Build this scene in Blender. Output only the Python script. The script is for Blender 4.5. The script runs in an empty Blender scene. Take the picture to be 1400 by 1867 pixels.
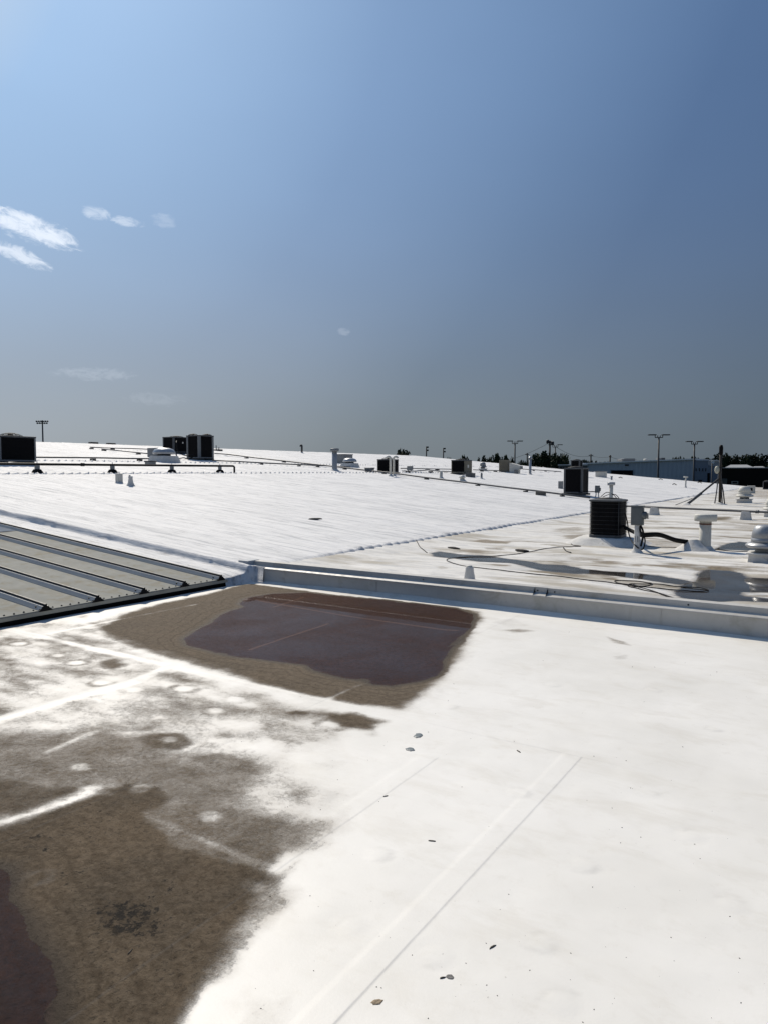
import bpy, bmesh, math, random
import numpy as np
from mathutils import Vector, Matrix, Euler
R = math.radians
scene = bpy.context.scene
COL = scene.collection

# ------------------------------------------------------------------ camera
# world axes follow the building: +X runs down the roof slope, +Y along the eave
F_PX, CX, CY, HOR = 1290.0, 700.0, 933.5, 860.0
EYE = Vector((0, 0, 1.6))
YAW = R(33.07)
PITCH = math.atan((CY - HOR) / F_PX)
cam_d = bpy.data.cameras.new('camera')
cam = bpy.data.objects.new('camera', cam_d)
COL.objects.link(cam)
cam.location = EYE
cam.rotation_euler = (math.pi / 2 - PITCH, 0, YAW)
cam_d.sensor_fit = 'VERTICAL'
cam_d.sensor_height = 36.0
cam_d.lens = 36.0 * F_PX / 1867.0
cam_d.clip_start = 0.05
cam_d.clip_end = 9000
scene.camera = cam
CAM_M = Euler(cam.rotation_euler).to_matrix()

# ------------------------------------------------------------------ light
SUN_EL, SUN_AZ = R(43), R(22)          # azimuth left of the viewing direction
sa = YAW + SUN_AZ
SUN_DIR = Vector((-math.sin(sa) * math.cos(SUN_EL), math.cos(sa) * math.cos(SUN_EL), math.sin(SUN_EL)))
sl = bpy.data.lights.new('sun', 'SUN')
sl.energy = 5.0
sl.angle = R(0.5)
sl.color = (1.0, 0.91, 0.785)
so = bpy.data.objects.new('sun', sl)
COL.objects.link(so)
so.rotation_euler = SUN_DIR.to_track_quat('Z', 'Y').to_euler()
so.location = (0, 0, 60)
vs = scene.view_settings
vs.view_transform = 'Standard'
vs.look = 'None'
vs.exposure = -0.18
vs.gamma = 1.0
vs.use_curve_mapping = False

world = bpy.data.worlds.new('World')
scene.world = world
world.use_nodes = True


class NT:
    """tiny node helper"""
    def __init__(s, tree):
        s.t = tree
        s.n = tree.nodes
        s.l = tree.links

    def new(s, typ, **kw):
        n = s.n.new(typ)
        for k, v in kw.items():
            setattr(n, k, v)
        return n

    def put(s, sock, v):
        if isinstance(v, bpy.types.NodeSocket):
            s.l.new(v, sock)
        elif v is not None:
            if isinstance(v, (tuple, list)) and len(v) == 3 and sock.type == 'RGBA':
                v = (*v, 1)
            sock.default_value = v

    def math(s, op, a, b=None, c=None, clamp=False):
        n = s.new('ShaderNodeMath', operation=op, use_clamp=clamp)
        s.put(n.inputs[0], a)
        if b is not None:
            s.put(n.inputs[1], b)
        if c is not None:
            s.put(n.inputs[2], c)
        return n.outputs[0]

    def vmath(s, op, a, b=None, out=0):
        n = s.new('ShaderNodeVectorMath', operation=op)
        s.put(n.inputs[0], a)
        if b is not None:
            s.put(n.inputs[1], b)
        return n.outputs[out]

    def mix(s, f, a, b, mode='MIX'):
        n = s.new('ShaderNodeMix', data_type='RGBA', blend_type=mode)
        s.put(n.inputs[0], f)
        s.put(n.inputs[6], a)
        s.put(n.inputs[7], b)
        return n.outputs[2]

    def noise(s, vec, scale, detail=4, rough=.55, dist=0.0, out=0):
        n = s.new('ShaderNodeTexNoise')
        if vec is not None:
            s.put(n.inputs['Vector'], vec)
        n.inputs['Scale'].default_value = scale
        n.inputs['Detail'].default_value = detail
        n.inputs['Roughness'].default_value = rough
        n.inputs['Distortion'].default_value = dist
        return n.outputs[out]

    def step(s, x, lo, hi, a=0.0, b=1.0):
        n = s.new('ShaderNodeMapRange', interpolation_type='SMOOTHSTEP')
        s.put(n.inputs[0], x)
        for i, v in enumerate((lo, hi, a, b)):
            s.put(n.inputs[i + 1], v)
        return n.outputs[0]

    def mapping(s, vec, scale=(1, 1, 1), rot=(0, 0, 0), loc=(0, 0, 0)):
        n = s.new('ShaderNodeMapping')
        s.put(n.inputs[0], vec)
        n.inputs[1].default_value = loc
        n.inputs[2].default_value = rot
        n.inputs[3].default_value = scale
        return n.outputs[0]

    def bump(s, h, strength=.3, dist=.01, normal=None):
        n = s.new('ShaderNodeBump')
        s.put(n.inputs['Height'], h)
        n.inputs['Strength'].default_value = strength
        n.inputs['Distance'].default_value = dist
        if normal is not None:
            s.put(n.inputs['Normal'], normal)
        return n.outputs[0]


def px_dir(px, py):
    d = CAM_M @ Vector(((px - CX) / F_PX, -(py - CY) / F_PX, -1.0))
    return d.normalized()


def build_world():
    nt = NT(world.node_tree)
    nt.n.clear()
    out = nt.new('ShaderNodeOutputWorld')
    bg = nt.new('ShaderNodeBackground')
    sky = nt.new('ShaderNodeTexSky', sky_type='NISHITA')
    sky.sun_disc = False
    sky.sun_elevation = SUN_EL
    sky.sun_rotation = -sa
    sky.air_density = 1.0
    sky.dust_density = 2.2
    sky.ozone_density = 3.0
    sky.altitude = 200
    d = nt.new('ShaderNodeTexCoord').outputs['Generated']
    xyz = nt.new('ShaderNodeSeparateXYZ')
    nt.put(xyz.inputs[0], d)
    el = xyz.outputs[2]
    cs = nt.vmath('DOT_PRODUCT', d, tuple(SUN_DIR), out=1)
    # the sky brightens towards the sun's side and greys into summer haze at the horizon
    gz, ge = YAW + R(40), R(34)
    gd = (-math.sin(gz) * math.cos(ge), math.cos(gz) * math.cos(ge), math.sin(ge))
    cs = nt.vmath('DOT_PRODUCT', d, gd, out=1)

    def ramp(stops):
        r = nt.new('ShaderNodeValToRGB')
        e = r.color_ramp.elements
        while len(e) < len(stops):
            e.new(.5)
        for q, (p, c) in zip(e, stops):
            q.position = (p + 1) / 2
            q.color = (*c, 1)
        nt.put(r.inputs[0], nt.math('MULTIPLY_ADD', cs, .5, .5))
        return nt.vmath('MULTIPLY', r.outputs[0], (10, 10, 10))
    blue = ramp(SKY_BLUE)
    hz = ramp(SKY_HAZE)
    ea = nt.math('MAXIMUM', el, 0.0)
    hf = nt.math('POWER', 2.718, nt.math('MULTIPLY', nt.math('MULTIPLY', ea, ea), -17.0))
    air = nt.mix(hf, blue, hz)
    nish = nt.vmath('MULTIPLY', sky.outputs[0], (0.9, 0.9, 0.9))
    col = nt.mix(SKY_KEEP, nish, air)
    big = nt.noise(nt.mapping(d, (1, 1, 2.5)), 2.2, 3, .5)
    col = nt.mix(1.0, col, nt.step(big, .2, .8, .97, 1.03), 'MULTIPLY')
    # a few small fair-weather clouds low on the left
    total = None
    for (px, py, hx, hy, tilt, dens, lo, sc) in CLOUDS:
        c = px_dir(px, py)
        rx = px_dir(px + 10, py + 10 * tilt) - px_dir(px - 10, py - 10 * tilt)
        rx.normalize()
        ry = c.cross(rx).normalized()
        ax = nt.math('DIVIDE', nt.vmath('DOT_PRODUCT', d, tuple(rx), out=1), hx / F_PX)
        offx = c.dot(rx) / (hx / F_PX)
        ax = nt.math('SUBTRACT', ax, offx)
        ay = nt.math('DIVIDE', nt.vmath('DOT_PRODUCT', d, tuple(ry), out=1), hy / F_PX)
        ay = nt.math('SUBTRACT', ay, c.dot(ry) / (hy / F_PX))
        r2 = nt.math('ADD', nt.math('MULTIPLY', ax, ax), nt.math('MULTIPLY', ay, ay))
        m = nt.step(r2, 0.0, 1.25, 1.0, 0.0)
        front = nt.math('GREATER_THAN', nt.vmath('DOT_PRODUCT', d, tuple(c), out=1), 0.5)
        nv = nt.new('ShaderNodeCombineXYZ')
        nt.put(nv.inputs[0], nt.math('ADD', nt.math('MULTIPLY', ax, hx / 70.0), px * .37))
        nt.put(nv.inputs[1], nt.math('ADD', nt.math('MULTIPLY', ay, hy / 32.0), py * .13))
        n = nt.noise(nv.outputs[0], 1.9 * sc, 8, .66, .7)
        n = nt.math('MULTIPLY', nt.math('SUBTRACT', n, .5), 2.6)
        v = nt.math('MULTIPLY', nt.math('ADD', nt.math('MULTIPLY', m, .95), nt.math('MULTIPLY', n, .75)), nt.math('MULTIPLY', nt.step(m, 0, .30), front))
        v = nt.step(v, lo - .28, lo + .42, 0, dens)
        total = v if total is None else nt.math('MAXIMUM', total, v)
    if total is not None:
        col = nt.mix(total, col, CLOUD_COL)
    nt.put(bg.inputs[0], col)
    bg.inputs[1].default_value = 0.1
    nt.l.new(bg.outputs[0], out.inputs[0])


# radiance x10 because the Background strength is 0.1
SKY_BLUE = [(-.6, (.10, .17, .32)), (.36, (.080, .152, .305)), (.57, (.100, .186, .36)), (.83, (.225, .375, .63)), (.97, (.385, .61, .93)), (1.0, (.62, .76, .92))]
SKY_HAZE = [(-.6, (.15, .20, .26)), (.36, (.128, .166, .205)), (.67, (.205, .248, .285)), (.82, (.36, .41, .46)), (.97, (.48, .535, .59))]
SKY_KEEP = 0.94
CLOUD_COL = (10.2, 11.0, 12.2)
CLOUDS = [  # centre, half width, half height (photo pixels), slope, density, threshold, noise scale
    (58, 416, 90, 27, .36, .86, .70, 1.25),
    (30, 463, 66, 18, .42, .72, .72, 1.3),
    (176, 388, 30, 14, .30, .42, .70, 1.6),
    (234, 404, 34, 10, .12, .45, .68, 1.6),
    (298, 402, 26, 14, .2, .16, .68, 1.8),
    (172, 682, 86, 15, .03, .13, .76, 1.9),
    (285, 728, 66, 16, .05, .07, .76, 1.9),
    (627, 604, 15, 9, .1, .12, .62, 1.8),
]
build_world()

# ------------------------------------------------------------------ materials
MATS = {}


def mat(name, col, rough=.6, metal=0.0, var=.12, scale=6.0, bump=0.0, bscale=60.0, dirt=None, dirt_amt=.0, spec=.35, alpha=None):
    """procedural base: colour broken up by two noises, optional dirt and relief"""
    if name in MATS:
        return MATS[name]
    m = bpy.data.materials.new(name)
    m.use_nodes = True
    nt = NT(m.node_tree)
    b = nt.n['Principled BSDF']
    co = nt.new('ShaderNodeTexCoord').outputs['Object']
    n1 = nt.noise(co, scale, 5, .6)
    n2 = nt.noise(co, scale * 7, 3, .6)
    f = nt.math('ADD', nt.math('MULTIPLY', n1, .7), nt.math('MULTIPLY', n2, .3))
    c = nt.mix(nt.step(f, .3, .7), tuple(x * (1 - var) for x in col), tuple(min(1, x * (1 + var)) for x in col))
    if dirt:
        dn = nt.noise(co, scale * 1.7, 6, .65, .6)
        c = nt.mix(nt.step(dn, .62 - dirt_amt, .78 - dirt_amt * .5), c, dirt)
    nt.put(b.inputs['Base Color'], c)
    nt.put(b.inputs['Roughness'], nt.step(n2, .2, .8, max(.02, rough - .08), min(1, rough + .08)))
    b.inputs['Metallic'].default_value = metal
    b.inputs['Specular IOR Level'].default_value = .1 if max(col) < .03 else spec
    if bump:
        nt.put(b.inputs['Normal'], nt.bump(nt.noise(co, bscale, 4, .6), bump, .01))
    MATS[name] = m
    return m


# ------------------------------------------------------------------ numpy noise
def _h(a, b, seed):
    n = (a * 374761393 + b * 668265263 + seed * 144269) & 0xffffffff
    n = ((n ^ (n >> 13)) * 1274126177) & 0xffffffff
    return ((n ^ (n >> 16)) & 0xffff) / 65535.0


def vnoise(x, y, seed=1):
    xi = np.floor(x).astype(np.int64)
    yi = np.floor(y).astype(np.int64)
    xf = x - xi
    yf = y - yi
    u = xf * xf * (3 - 2 * xf)
    v = yf * yf * (3 - 2 * yf)
    return (_h(xi, yi, seed) * (1 - u) + _h(xi + 1, yi, seed) * u) * (1 - v) + (_h(xi, yi + 1, seed) * (1 - u) + _h(xi + 1, yi + 1, seed) * u) * v


def fbm(x, y, octv=4, seed=1, gain=.5):
    a, t, s = 1.0, 0.0, 0.0
    for i in range(octv):
        t = t + a * (vnoise(x, y, seed + i * 17) - .5)
        s += a
        a *= gain
        x = x * 2.03 + 5.1
        y = y * 2.03 + 1.7
    return t / s * 2.0          # about -1..1


def sstep(x, a, b):
    t = np.clip((x - a) / (b - a), 0, 1)
    return t * t * (3 - 2 * t)


def sdf_poly(x, y, poly):
    """signed distance, negative inside"""
    d = np.full(x.shape, 1e9)
    ins = np.zeros(x.shape, bool)
    n = len(poly)
    for i in range(n):
        ax, ay = poly[i]
        bx, by = poly[(i + 1) % n]
        ex, ey = bx - ax, by - ay
        wx, wy = x - ax, y - ay
        t = np.clip((wx * ex + wy * ey) / (ex * ex + ey * ey + 1e-12), 0, 1)
        d = np.minimum(d, (wx - ex * t) ** 2 + (wy - ey * t) ** 2)
        c = ((ay <= y) & (by > y)) | ((by <= y) & (ay > y))
        with np.errstate(divide='ignore', invalid='ignore'):
            xx = ax + (y - ay) / (by - ay) * ex if by != ay else np.full(x.shape, 1e9)
        ins ^= c & (x < xx)
    d = np.sqrt(d)
    return np.where(ins, -d, d)


# ------------------------------------------------------------------ roof planes
Z_B = 0.12            # flat foam roof beyond the kerb
T_E = -7.30           # eave line (x)
S_K = 7.66            # kerb line (y)
SLOPE = 0.092
ZC0 = 0.20            # foam slope height at its eave
T_RIDGE, S_FAR = -43.6, 73.6
ZM0 = 0.115           # bare metal pan height at its eave
T_M = -7.17


def ray(px, py):
    return px_dir(px, py)


def on_plane(px, py, z=0.0, slope=0.0, t0=0.0):
    """point where the pixel's ray meets z = z + slope*(t0 - x)"""
    d = ray(px, py)
    k = (z + slope * t0 - slope * EYE.x - EYE.z) / (d.z + slope * d.x)
    return EYE + d * k


def PA(px, py):
    return on_plane(px, py, 0.0)


def PB(px, py, z=Z_B):
    return on_plane(px, py, z)


def PC(px, py):
    return on_plane(px, py, ZC0, SLOPE, T_E)


def PM(px, py):
    return on_plane(px, py, ZM0, SLOPE, T_M)


def at_depth(px, py, depth):
    d = ray(px, py)
    fwd = Vector((-math.sin(YAW), math.cos(YAW), 0))
    return EYE + d * (depth / d.dot(fwd))


def depth_of(p):
    fwd = Vector((-math.sin(YAW), math.cos(YAW), 0))
    return (Vector(p) - EYE).dot(fwd)


def mpp(p):
    """metres per photo pixel at p"""
    return depth_of(p) / F_PX


# ------------------------------------------------------------------ object helpers
def setp(o, label=None, cat=None, group=None, kind=None):
    for k, v in (('label', label), ('category', cat), ('group', group), ('kind', kind)):
        if v:
            o[k] = v
    return o


def thing(name, label, cat, loc=(0, 0, 0), group=None, rotz=0.0):
    o = bpy.data.objects.new(name, None)
    o.empty_display_size = .1
    COL.objects.link(o)
    o.location = loc
    o.rotation_euler = (0, 0, rotz)
    return setp(o, label, cat, group)


def link(name, me, parent=None, m=None, smooth=False):
    if m is not None and not me.materials:
        me.materials.append(m)
    o = bpy.data.objects.new(name, me)
    COL.objects.link(o)
    if parent is not None:
        o.parent = parent
    return o


class MB:
    """mesh collector"""
    def __init__(s):
        s.v = []
        s.f = []
        s.sm = []

    def add(s, vs, fs, smooth=False):
        o = len(s.v)
        s.v += [tuple(v) for v in vs]
        s.f += [tuple(i + o for i in f) for f in fs]
        s.sm += [smooth] * len(fs)
        return s

    def box(s, x0, y0, z0, x1, y1, z1, bev=0.0, taper=0.0):
        b = bev
        if b <= 0:
            t = taper
            vs = [(x0, y0, z0), (x1, y0, z0), (x1, y1, z0), (x0, y1, z0),
                  (x0 + t, y0 + t, z1), (x1 - t, y0 + t, z1), (x1 - t, y1 - t, z1), (x0 + t, y1 - t, z1)]
            return s.add(vs, [(3, 2, 1, 0), (4, 5, 6, 7), (0, 1, 5, 4), (1, 2, 6, 5), (2, 3, 7, 6), (3, 0, 4, 7)])
        bm = bmesh.new()
        bmesh.ops.create_cube(bm, size=1)
        for v in bm.verts:
            t = taper if v.co.z > 0 else 0
            v.co = Vector(((x0 + x1) / 2 + v.co.x * (x1 - x0 - 2 * t), (y0 + y1) / 2 + v.co.y * (y1 - y0 - 2 * t), (z0 + z1) / 2 + v.co.z * (z1 - z0)))
        bmesh.ops.bevel(bm, geom=bm.edges[:], offset=b, segments=2, affect='EDGES', profile=.6)
        bm.verts.index_update()
        s.add([v.co for v in bm.verts], [[v.index for v in f.verts] for f in bm.faces])
        bm.free()
        return s

    def lathe(s, prof, c=(0, 0, 0), n=20, axis='z', smooth=True, sq=1.0):
        """prof: list of (r, z)"""
        vs, fs = [], []
        for r, z in prof:
            for i in range(n):
                a = 2 * math.pi * i / n
                vs.append((c[0] + r * math.cos(a), c[1] + r * math.sin(a) * sq, c[2] + z))
        for k in range(len(prof) - 1):
            for i in range(n):
                j = (i + 1) % n
                fs.append((k * n + i, k * n + j, (k + 1) * n + j, (k + 1) * n + i))
        fs.append(tuple(range(n - 1, -1, -1)))
        m = (len(prof) - 1) * n
        fs.append(tuple(m + i for i in range(n)))
        return s.add(vs, fs, smooth)

    def tube(s, pts, r, n=8, caps=True, smooth=True):
        pts = [Vector(p) for p in pts]
        rr = r if isinstance(r, (list, tuple)) else [r] * len(pts)
        vs, fs = [], []
        up = None
        for k, p in enumerate(pts):
            a = pts[max(0, k - 1)]
            b = pts[min(len(pts) - 1, k + 1)]
            t = (b - a)
            t = t.normalized() if t.length > 1e-9 else Vector((0, 0, 1))
            if up is None:
                up = Vector((0, 0, 1)) if abs(t.z) < .9 else Vector((1, 0, 0))
            u = (up - t * up.dot(t)).normalized()
            up = u
            w = t.cross(u)
            for i in range(n):
                q = 2 * math.pi * i / n
                vs.append(p + (u * math.cos(q) + w * math.sin(q)) * rr[k])
        for k in range(len(pts) - 1):
            for i in range(n):
                j = (i + 1) % n
                fs.append((k * n + j, k * n + i, (k + 1) * n + i, (k + 1) * n + j))
        if caps:
            fs.append(tuple(range(n)))
            m = (len(pts) - 1) * n
            fs.append(tuple(m + i for i in range(n - 1, -1, -1)))
        return s.add(vs, fs, smooth)

    def mesh(s, name, m=None):
        me = bpy.data.meshes.new(name)
        me.from_pydata(s.v, [], s.f)
        me.polygons.foreach_set('use_smooth', s.sm)
        if m:
            me.materials.append(m)
        me.update()
        return me

    def obj(s, name, m, parent=None):
        return link(name, s.mesh(name, m), parent)


def bezier(pts, n=10):
    """Catmull-Rom through points"""
    P = [Vector(p) for p in pts]
    out = []
    for i in range(len(P) - 1):
        a = P[max(i - 1, 0)]
        b, c = P[i], P[i + 1]
        d = P[min(i + 2, len(P) - 1)]
        for k in range(n):
            t = k / n
            out.append(.5 * ((2 * b) + (c - a) * t + (2 * a - 5 * b + 4 * c - d) * t * t + (3 * b - a - 3 * c + d) * t ** 3))
    out.append(P[-1])
    return out


def copy_thing(o, loc=None, label=None):
    c = o.copy()
    COL.objects.link(c)
    for ch in list(o.children):
        d = ch.copy()
        COL.objects.link(d)
        d.parent = c
        for g in list(ch.children):
            e = g.copy()
            COL.objects.link(e)
            e.parent = d
    if loc is not None:
        c.location = loc
    if label:
        c['label'] = label
    return c


def grid_mesh(name, xs, ys, zfun, attrs=None, smooth=True):
    X, Y = np.meshgrid(np.array(xs), np.array(ys))
    Z = zfun(X, Y)
    nx, ny = len(xs), len(ys)
    co = np.stack([X, Y, Z], -1).reshape(-1, 3).astype(np.float32)
    idx = np.arange(nx * ny).reshape(ny, nx)
    q = np.stack([idx[:-1, :-1], idx[:-1, 1:], idx[1:, 1:], idx[1:, :-1]], -1).reshape(-1, 4)
    me = bpy.data.meshes.new(name)
    me.vertices.add(len(co))
    me.vertices.foreach_set('co', co.ravel())
    me.loops.add(q.size)
    me.loops.foreach_set('vertex_index', q.ravel().astype(np.int32))
    me.polygons.add(len(q))
    me.polygons.foreach_set('loop_start', np.arange(0, q.size, 4, dtype=np.int32))
    me.polygons.foreach_set('loop_total', np.full(len(q), 4, dtype=np.int32))
    me.polygons.foreach_set('use_smooth', np.full(len(q), smooth))
    for k, fn in (attrs or {}).items():
        a = me.attributes.new(k, 'FLOAT', 'POINT')
        a.data.foreach_set('value', fn(X, Y).reshape(-1).astype(np.float32))
    me.update()
    me.validate()
    return me


def lines(*segs):
    """non-uniform grid coordinates: (start, end, step) pieces"""
    out = []
    for a, b, st in segs:
        n = max(1, int(round((b - a) / st)))
        out += [a + (b - a) * i / n for i in range(n)]
    out.append(segs[-1][1])
    return out

# ================================================================== STRUCTURE
rng = random.Random(7)


def poly_w(pts, fn):
    return [(fn(*p).x, fn(*p).y) for p in pts]


# ---- ground far below the roof
def build_ground():
    m = bpy.data.materials.new('grass_and_lots')
    m.use_nodes = True
    nt = NT(m.node_tree)
    b = nt.n['Principled BSDF']
    co = nt.new('ShaderNodeTexCoord').outputs['Object']
    n = nt.noise(co, .012, 6, .6)
    n2 = nt.noise(co, .3, 5, .6)
    c = nt.mix(nt.step(n2, .3, .7), (.035, .055, .02), (.075, .09, .04))
    c = nt.mix(nt.step(n, .5, .54), c, (.10, .098, .092))
    nt.put(b.inputs['Base Color'], c)
    b.inputs['Roughness'].default_value = .9
    mb = MB()
    n_ = 48
    vs = [(0, 0, -6)] + [(4500 * math.cos(2 * math.pi * i / n_), 4500 * math.sin(2 * math.pi * i / n_), -6) for i in range(n_)]
    mb.add(vs, [(0, 1 + i, 1 + (i + 1) % n_) for i in range(n_)])
    setp(mb.obj('ground', m), kind='structure')


build_ground()

# ---- near membrane roof -------------------------------------------------
PUDDLE = poly_w([(332, 1165), (345, 1158), (368, 1145), (385, 1135), (400, 1122), (425, 1112), (447, 1106), (437, 1100), (445, 1092), (470, 1086),
                 (500, 1082), (560, 1080), (600, 1085), (680, 1092), (760, 1100), (830, 1109), (862, 1120), (862, 1132), (850, 1150), (840, 1165), (824, 1183),
                 (812, 1200), (803, 1222), (790, 1232), (775, 1238), (745, 1245), (715, 1250), (680, 1247), (665, 1240), (630, 1235), (600, 1228),
                 (575, 1222), (560, 1212), (530, 1208), (490, 1203), (440, 1198), (400, 1192), (370, 1183), (345, 1175)], PA)
PUDDLE2 = poly_w([(-160, 1560), (0, 1588), (13, 1600), (20, 1635), (40, 1670), (60, 1710), (85, 1745), (95, 1780), (105, 1830), (112, 1867), (118, 1960), (60, 2500), (-300, 2500), (-300, 1600)], PA)
RING = poly_w([(185, 1145), (230, 1120), (300, 1100), (380, 1085), (440, 1067), (480, 1064), (560, 1071), (640, 1080), (720, 1089), (800, 1097), (868, 1110), (874, 1125),
               (860, 1152), (842, 1182), (824, 1210), (797, 1242), (762, 1272), (728, 1292), (650, 1287), (600, 1277), (540, 1264), (470, 1247), (400, 1224), (320, 1202),
               (250, 1182), (200, 1162)], PA)
DIRT_A = [  # polygon (photo pixels), density, softness in metres
    ([(-100, 1150), (120, 1130), (190, 1150), (330, 1222), (640, 1310), (600, 1380), (300, 1350), (60, 1345), (-100, 1360)], .62, .20),
    ([(130, 1420), (330, 1445), (545, 1492), (525, 1585), (430, 1640), (230, 1560)], .76, .14),
    ([(120, 1330), (345, 1320), (520, 1375), (610, 1440), (600, 1500), (545, 1575), (300, 1500), (150, 1440)], .55, .25),
    ([(150, 1140), (240, 1110), (330, 1200), (240, 1190)], .62, .16),
    ([(0, 1503), (60, 1490), (175, 1452), (250, 1450), (300, 1500), (360, 1545), (430, 1572), (505, 1590), (545, 1572), (530, 1610), (500, 1650), (460, 1710), (420, 1775), (375, 1850), (320, 1970), (150, 3300), (-600, 3300), (-500, 1520)], 1.0, .08),
    ([(-100, 1340), (0, 1330), (120, 1322), (250, 1332), (345, 1335), (352, 1368), (420, 1385), (490, 1390), (500, 1430), (455, 1462), (560, 1482), (600, 1500), (565, 1555), (500, 1590), (300, 1505), (180, 1452), (0, 1503), (-100, 1510)], .72, .24),
    ([(-150, 1425), (0, 1400), (100, 1420), (180, 1440), (100, 1475), (0, 1506), (-150, 1550)], .86, .14),
    ([(-100, 1345), (0, 1335), (90, 1345), (125, 1400), (40, 1405), (-100, 1410)], .72, .16),
    ([(330, 1380), (400, 1372), (475, 1385), (480, 1412), (430, 1420), (360, 1412)], .72, .10),
    ([(190, 1443), (230, 1425), (300, 1432), (335, 1458), (300, 1492), (240, 1485)], .92, .10),
    ([(235, 1345), (290, 1333), (345, 1335), (358, 1360), (320, 1376), (260, 1368)], .80, .07),
    ([(250, 1228), (330, 1242), (450, 1272), (560, 1292), (700, 1326), (670, 1337), (560, 1312), (430, 1287), (300, 1262), (240, 1247)], .58, .06),
    ([(588, 1300), (650, 1300), (697, 1318), (680, 1333), (620, 1326), (590, 1313)], .95, .09),
    ([(508, 1302), (540, 1294), (568, 1298), (566, 1306), (530, 1308)], .85, .05),
    ([(60, 1180), (120, 1172), (200, 1190), (230, 1212), (120, 1205)], .54, .10),
    ([(172, 1207), (215, 1200), (245, 1212), (205, 1226), (175, 1220)], .80, .11),
    ([(95, 1172), (140, 1166), (150, 1176), (110, 1184)], .62, .08),
    ([(0, 1162), (28, 1158), (36, 1168), (0, 1174)], .70, .06),
    ([(90, 1150), (140, 1138), (180, 1140), (120, 1158)], .58, .08),
    ([(130, 1126), (165, 1122), (160, 1132)], .6, .07),
    ([(-100, 1285), (0, 1260), (60, 1247), (112, 1266), (92, 1296), (0, 1313), (-100, 1335)], .60, .16),
    ([(350, 1480), (385, 1472), (420, 1486), (405, 1503), (360, 1500)], .75, .07),
    ([(540, 1575), (590, 1540), (600, 1480), (560, 1440), (640, 1390), (560, 1380), (500, 1400), (500, 1560)], .40, .25),
    ([(905, 1149), (945, 1147), (985, 1152), (935, 1155)], .66, .05),
    ([(890, 1135), (935, 1128), (975, 1142), (930, 1147)], .36, .09),
    ([(1105, 1162), (1140, 1172), (1148, 1178), (1118, 1173)], .68, .04),
    ([(1115, 1198), (1140, 1196), (1142, 1203), (1122, 1204)], .60, .045),
    ([(788, 1398), (830, 1400), (842, 1412), (815, 1422), (790, 1412)], .30, .08),
    ([(440, 1830), (520, 1825), (530, 1880), (430, 1900)], .36, .07),
    ([(690, 1330), (700, 1345), (670, 1350), (660, 1338)], .48, .06),
]
STREAK_A = [  # clean ridges that shed the dirt: points (photo pixels), half width, amount
    ([(-60, 1535), (0, 1511), (90, 1473), (165, 1443)], .032, .40),
    ([(-60, 1336), (0, 1314), (120, 1278), (245, 1245)], .036, .55),
    ([(245, 1245), (310, 1217)], .03, .6),
    ([(90, 1372), (172, 1337)], .020, .40),
    ([(0, 1145), (322, 1219), (645, 1292), (735, 1312)], .028, .46),
    ([(200, 1460), (330, 1513), (450, 1567), (540, 1600)], .012, .16),
    ([(89, 1157), (357, 1103)], .018, .30),
    ([(600, 1276), (668, 1243)], .018, .35),
    ([(185, 1153), (300, 1189), (420, 1222)], .03, .20),
    ([(545, 1576), (490, 1650), (420, 1770), (365, 1867), (330, 1940)], .05, .6),
]
U_SEAMS = [-1.19, -1.86, -3.0, -4.5, -6.5]     # weld lines along the roof sheet (x)
U_SPAN = {-1.19: (-9, 3.85), -1.86: (-9, 3.4), -3.0: (-9, 9), -4.5: (-9, 9), -6.5: (3.85, 9)}
W_SEAM = 3.85                              # cross weld (y)
PLATES = poly_w([(245, 1260), (337, 1258), (395, 1297), (429, 1276), (187, 1247), (605, 1323), (308, 1350), (147, 1400), (255, 1440), (383, 1490), (460, 1615),
                 (35, 1175), (105, 1197), (140, 1210), (945, 1447), (1065, 1580), (1180, 1448), (985, 1720), (795, 1745), (590, 1455), (1260, 1525), (1335, 1650),
                 (1020, 1830), (820, 1290), (1010, 1250), (1190, 1260), (1300, 1330), (690, 1560), (640, 1690), (70, 1600), (150, 1150)], PA)
KERB_BASE = [(-7.3, .05), (-6.3, .10), (-5.2, .17), (-4.2, .19), (-3.2, .16), (-2.2, .10), (-1.2, .05), (0, .03), (3, .05), (14, .06)]


def pud_sdf(X, Y):
    wob = .03 * fbm(X * 4, Y * 4, 3, 91)
    near = np.minimum(sdf_poly(X, Y, PUDDLE), sdf_poly(X, Y, PUDDLE2)) + wob
    return near


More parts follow.
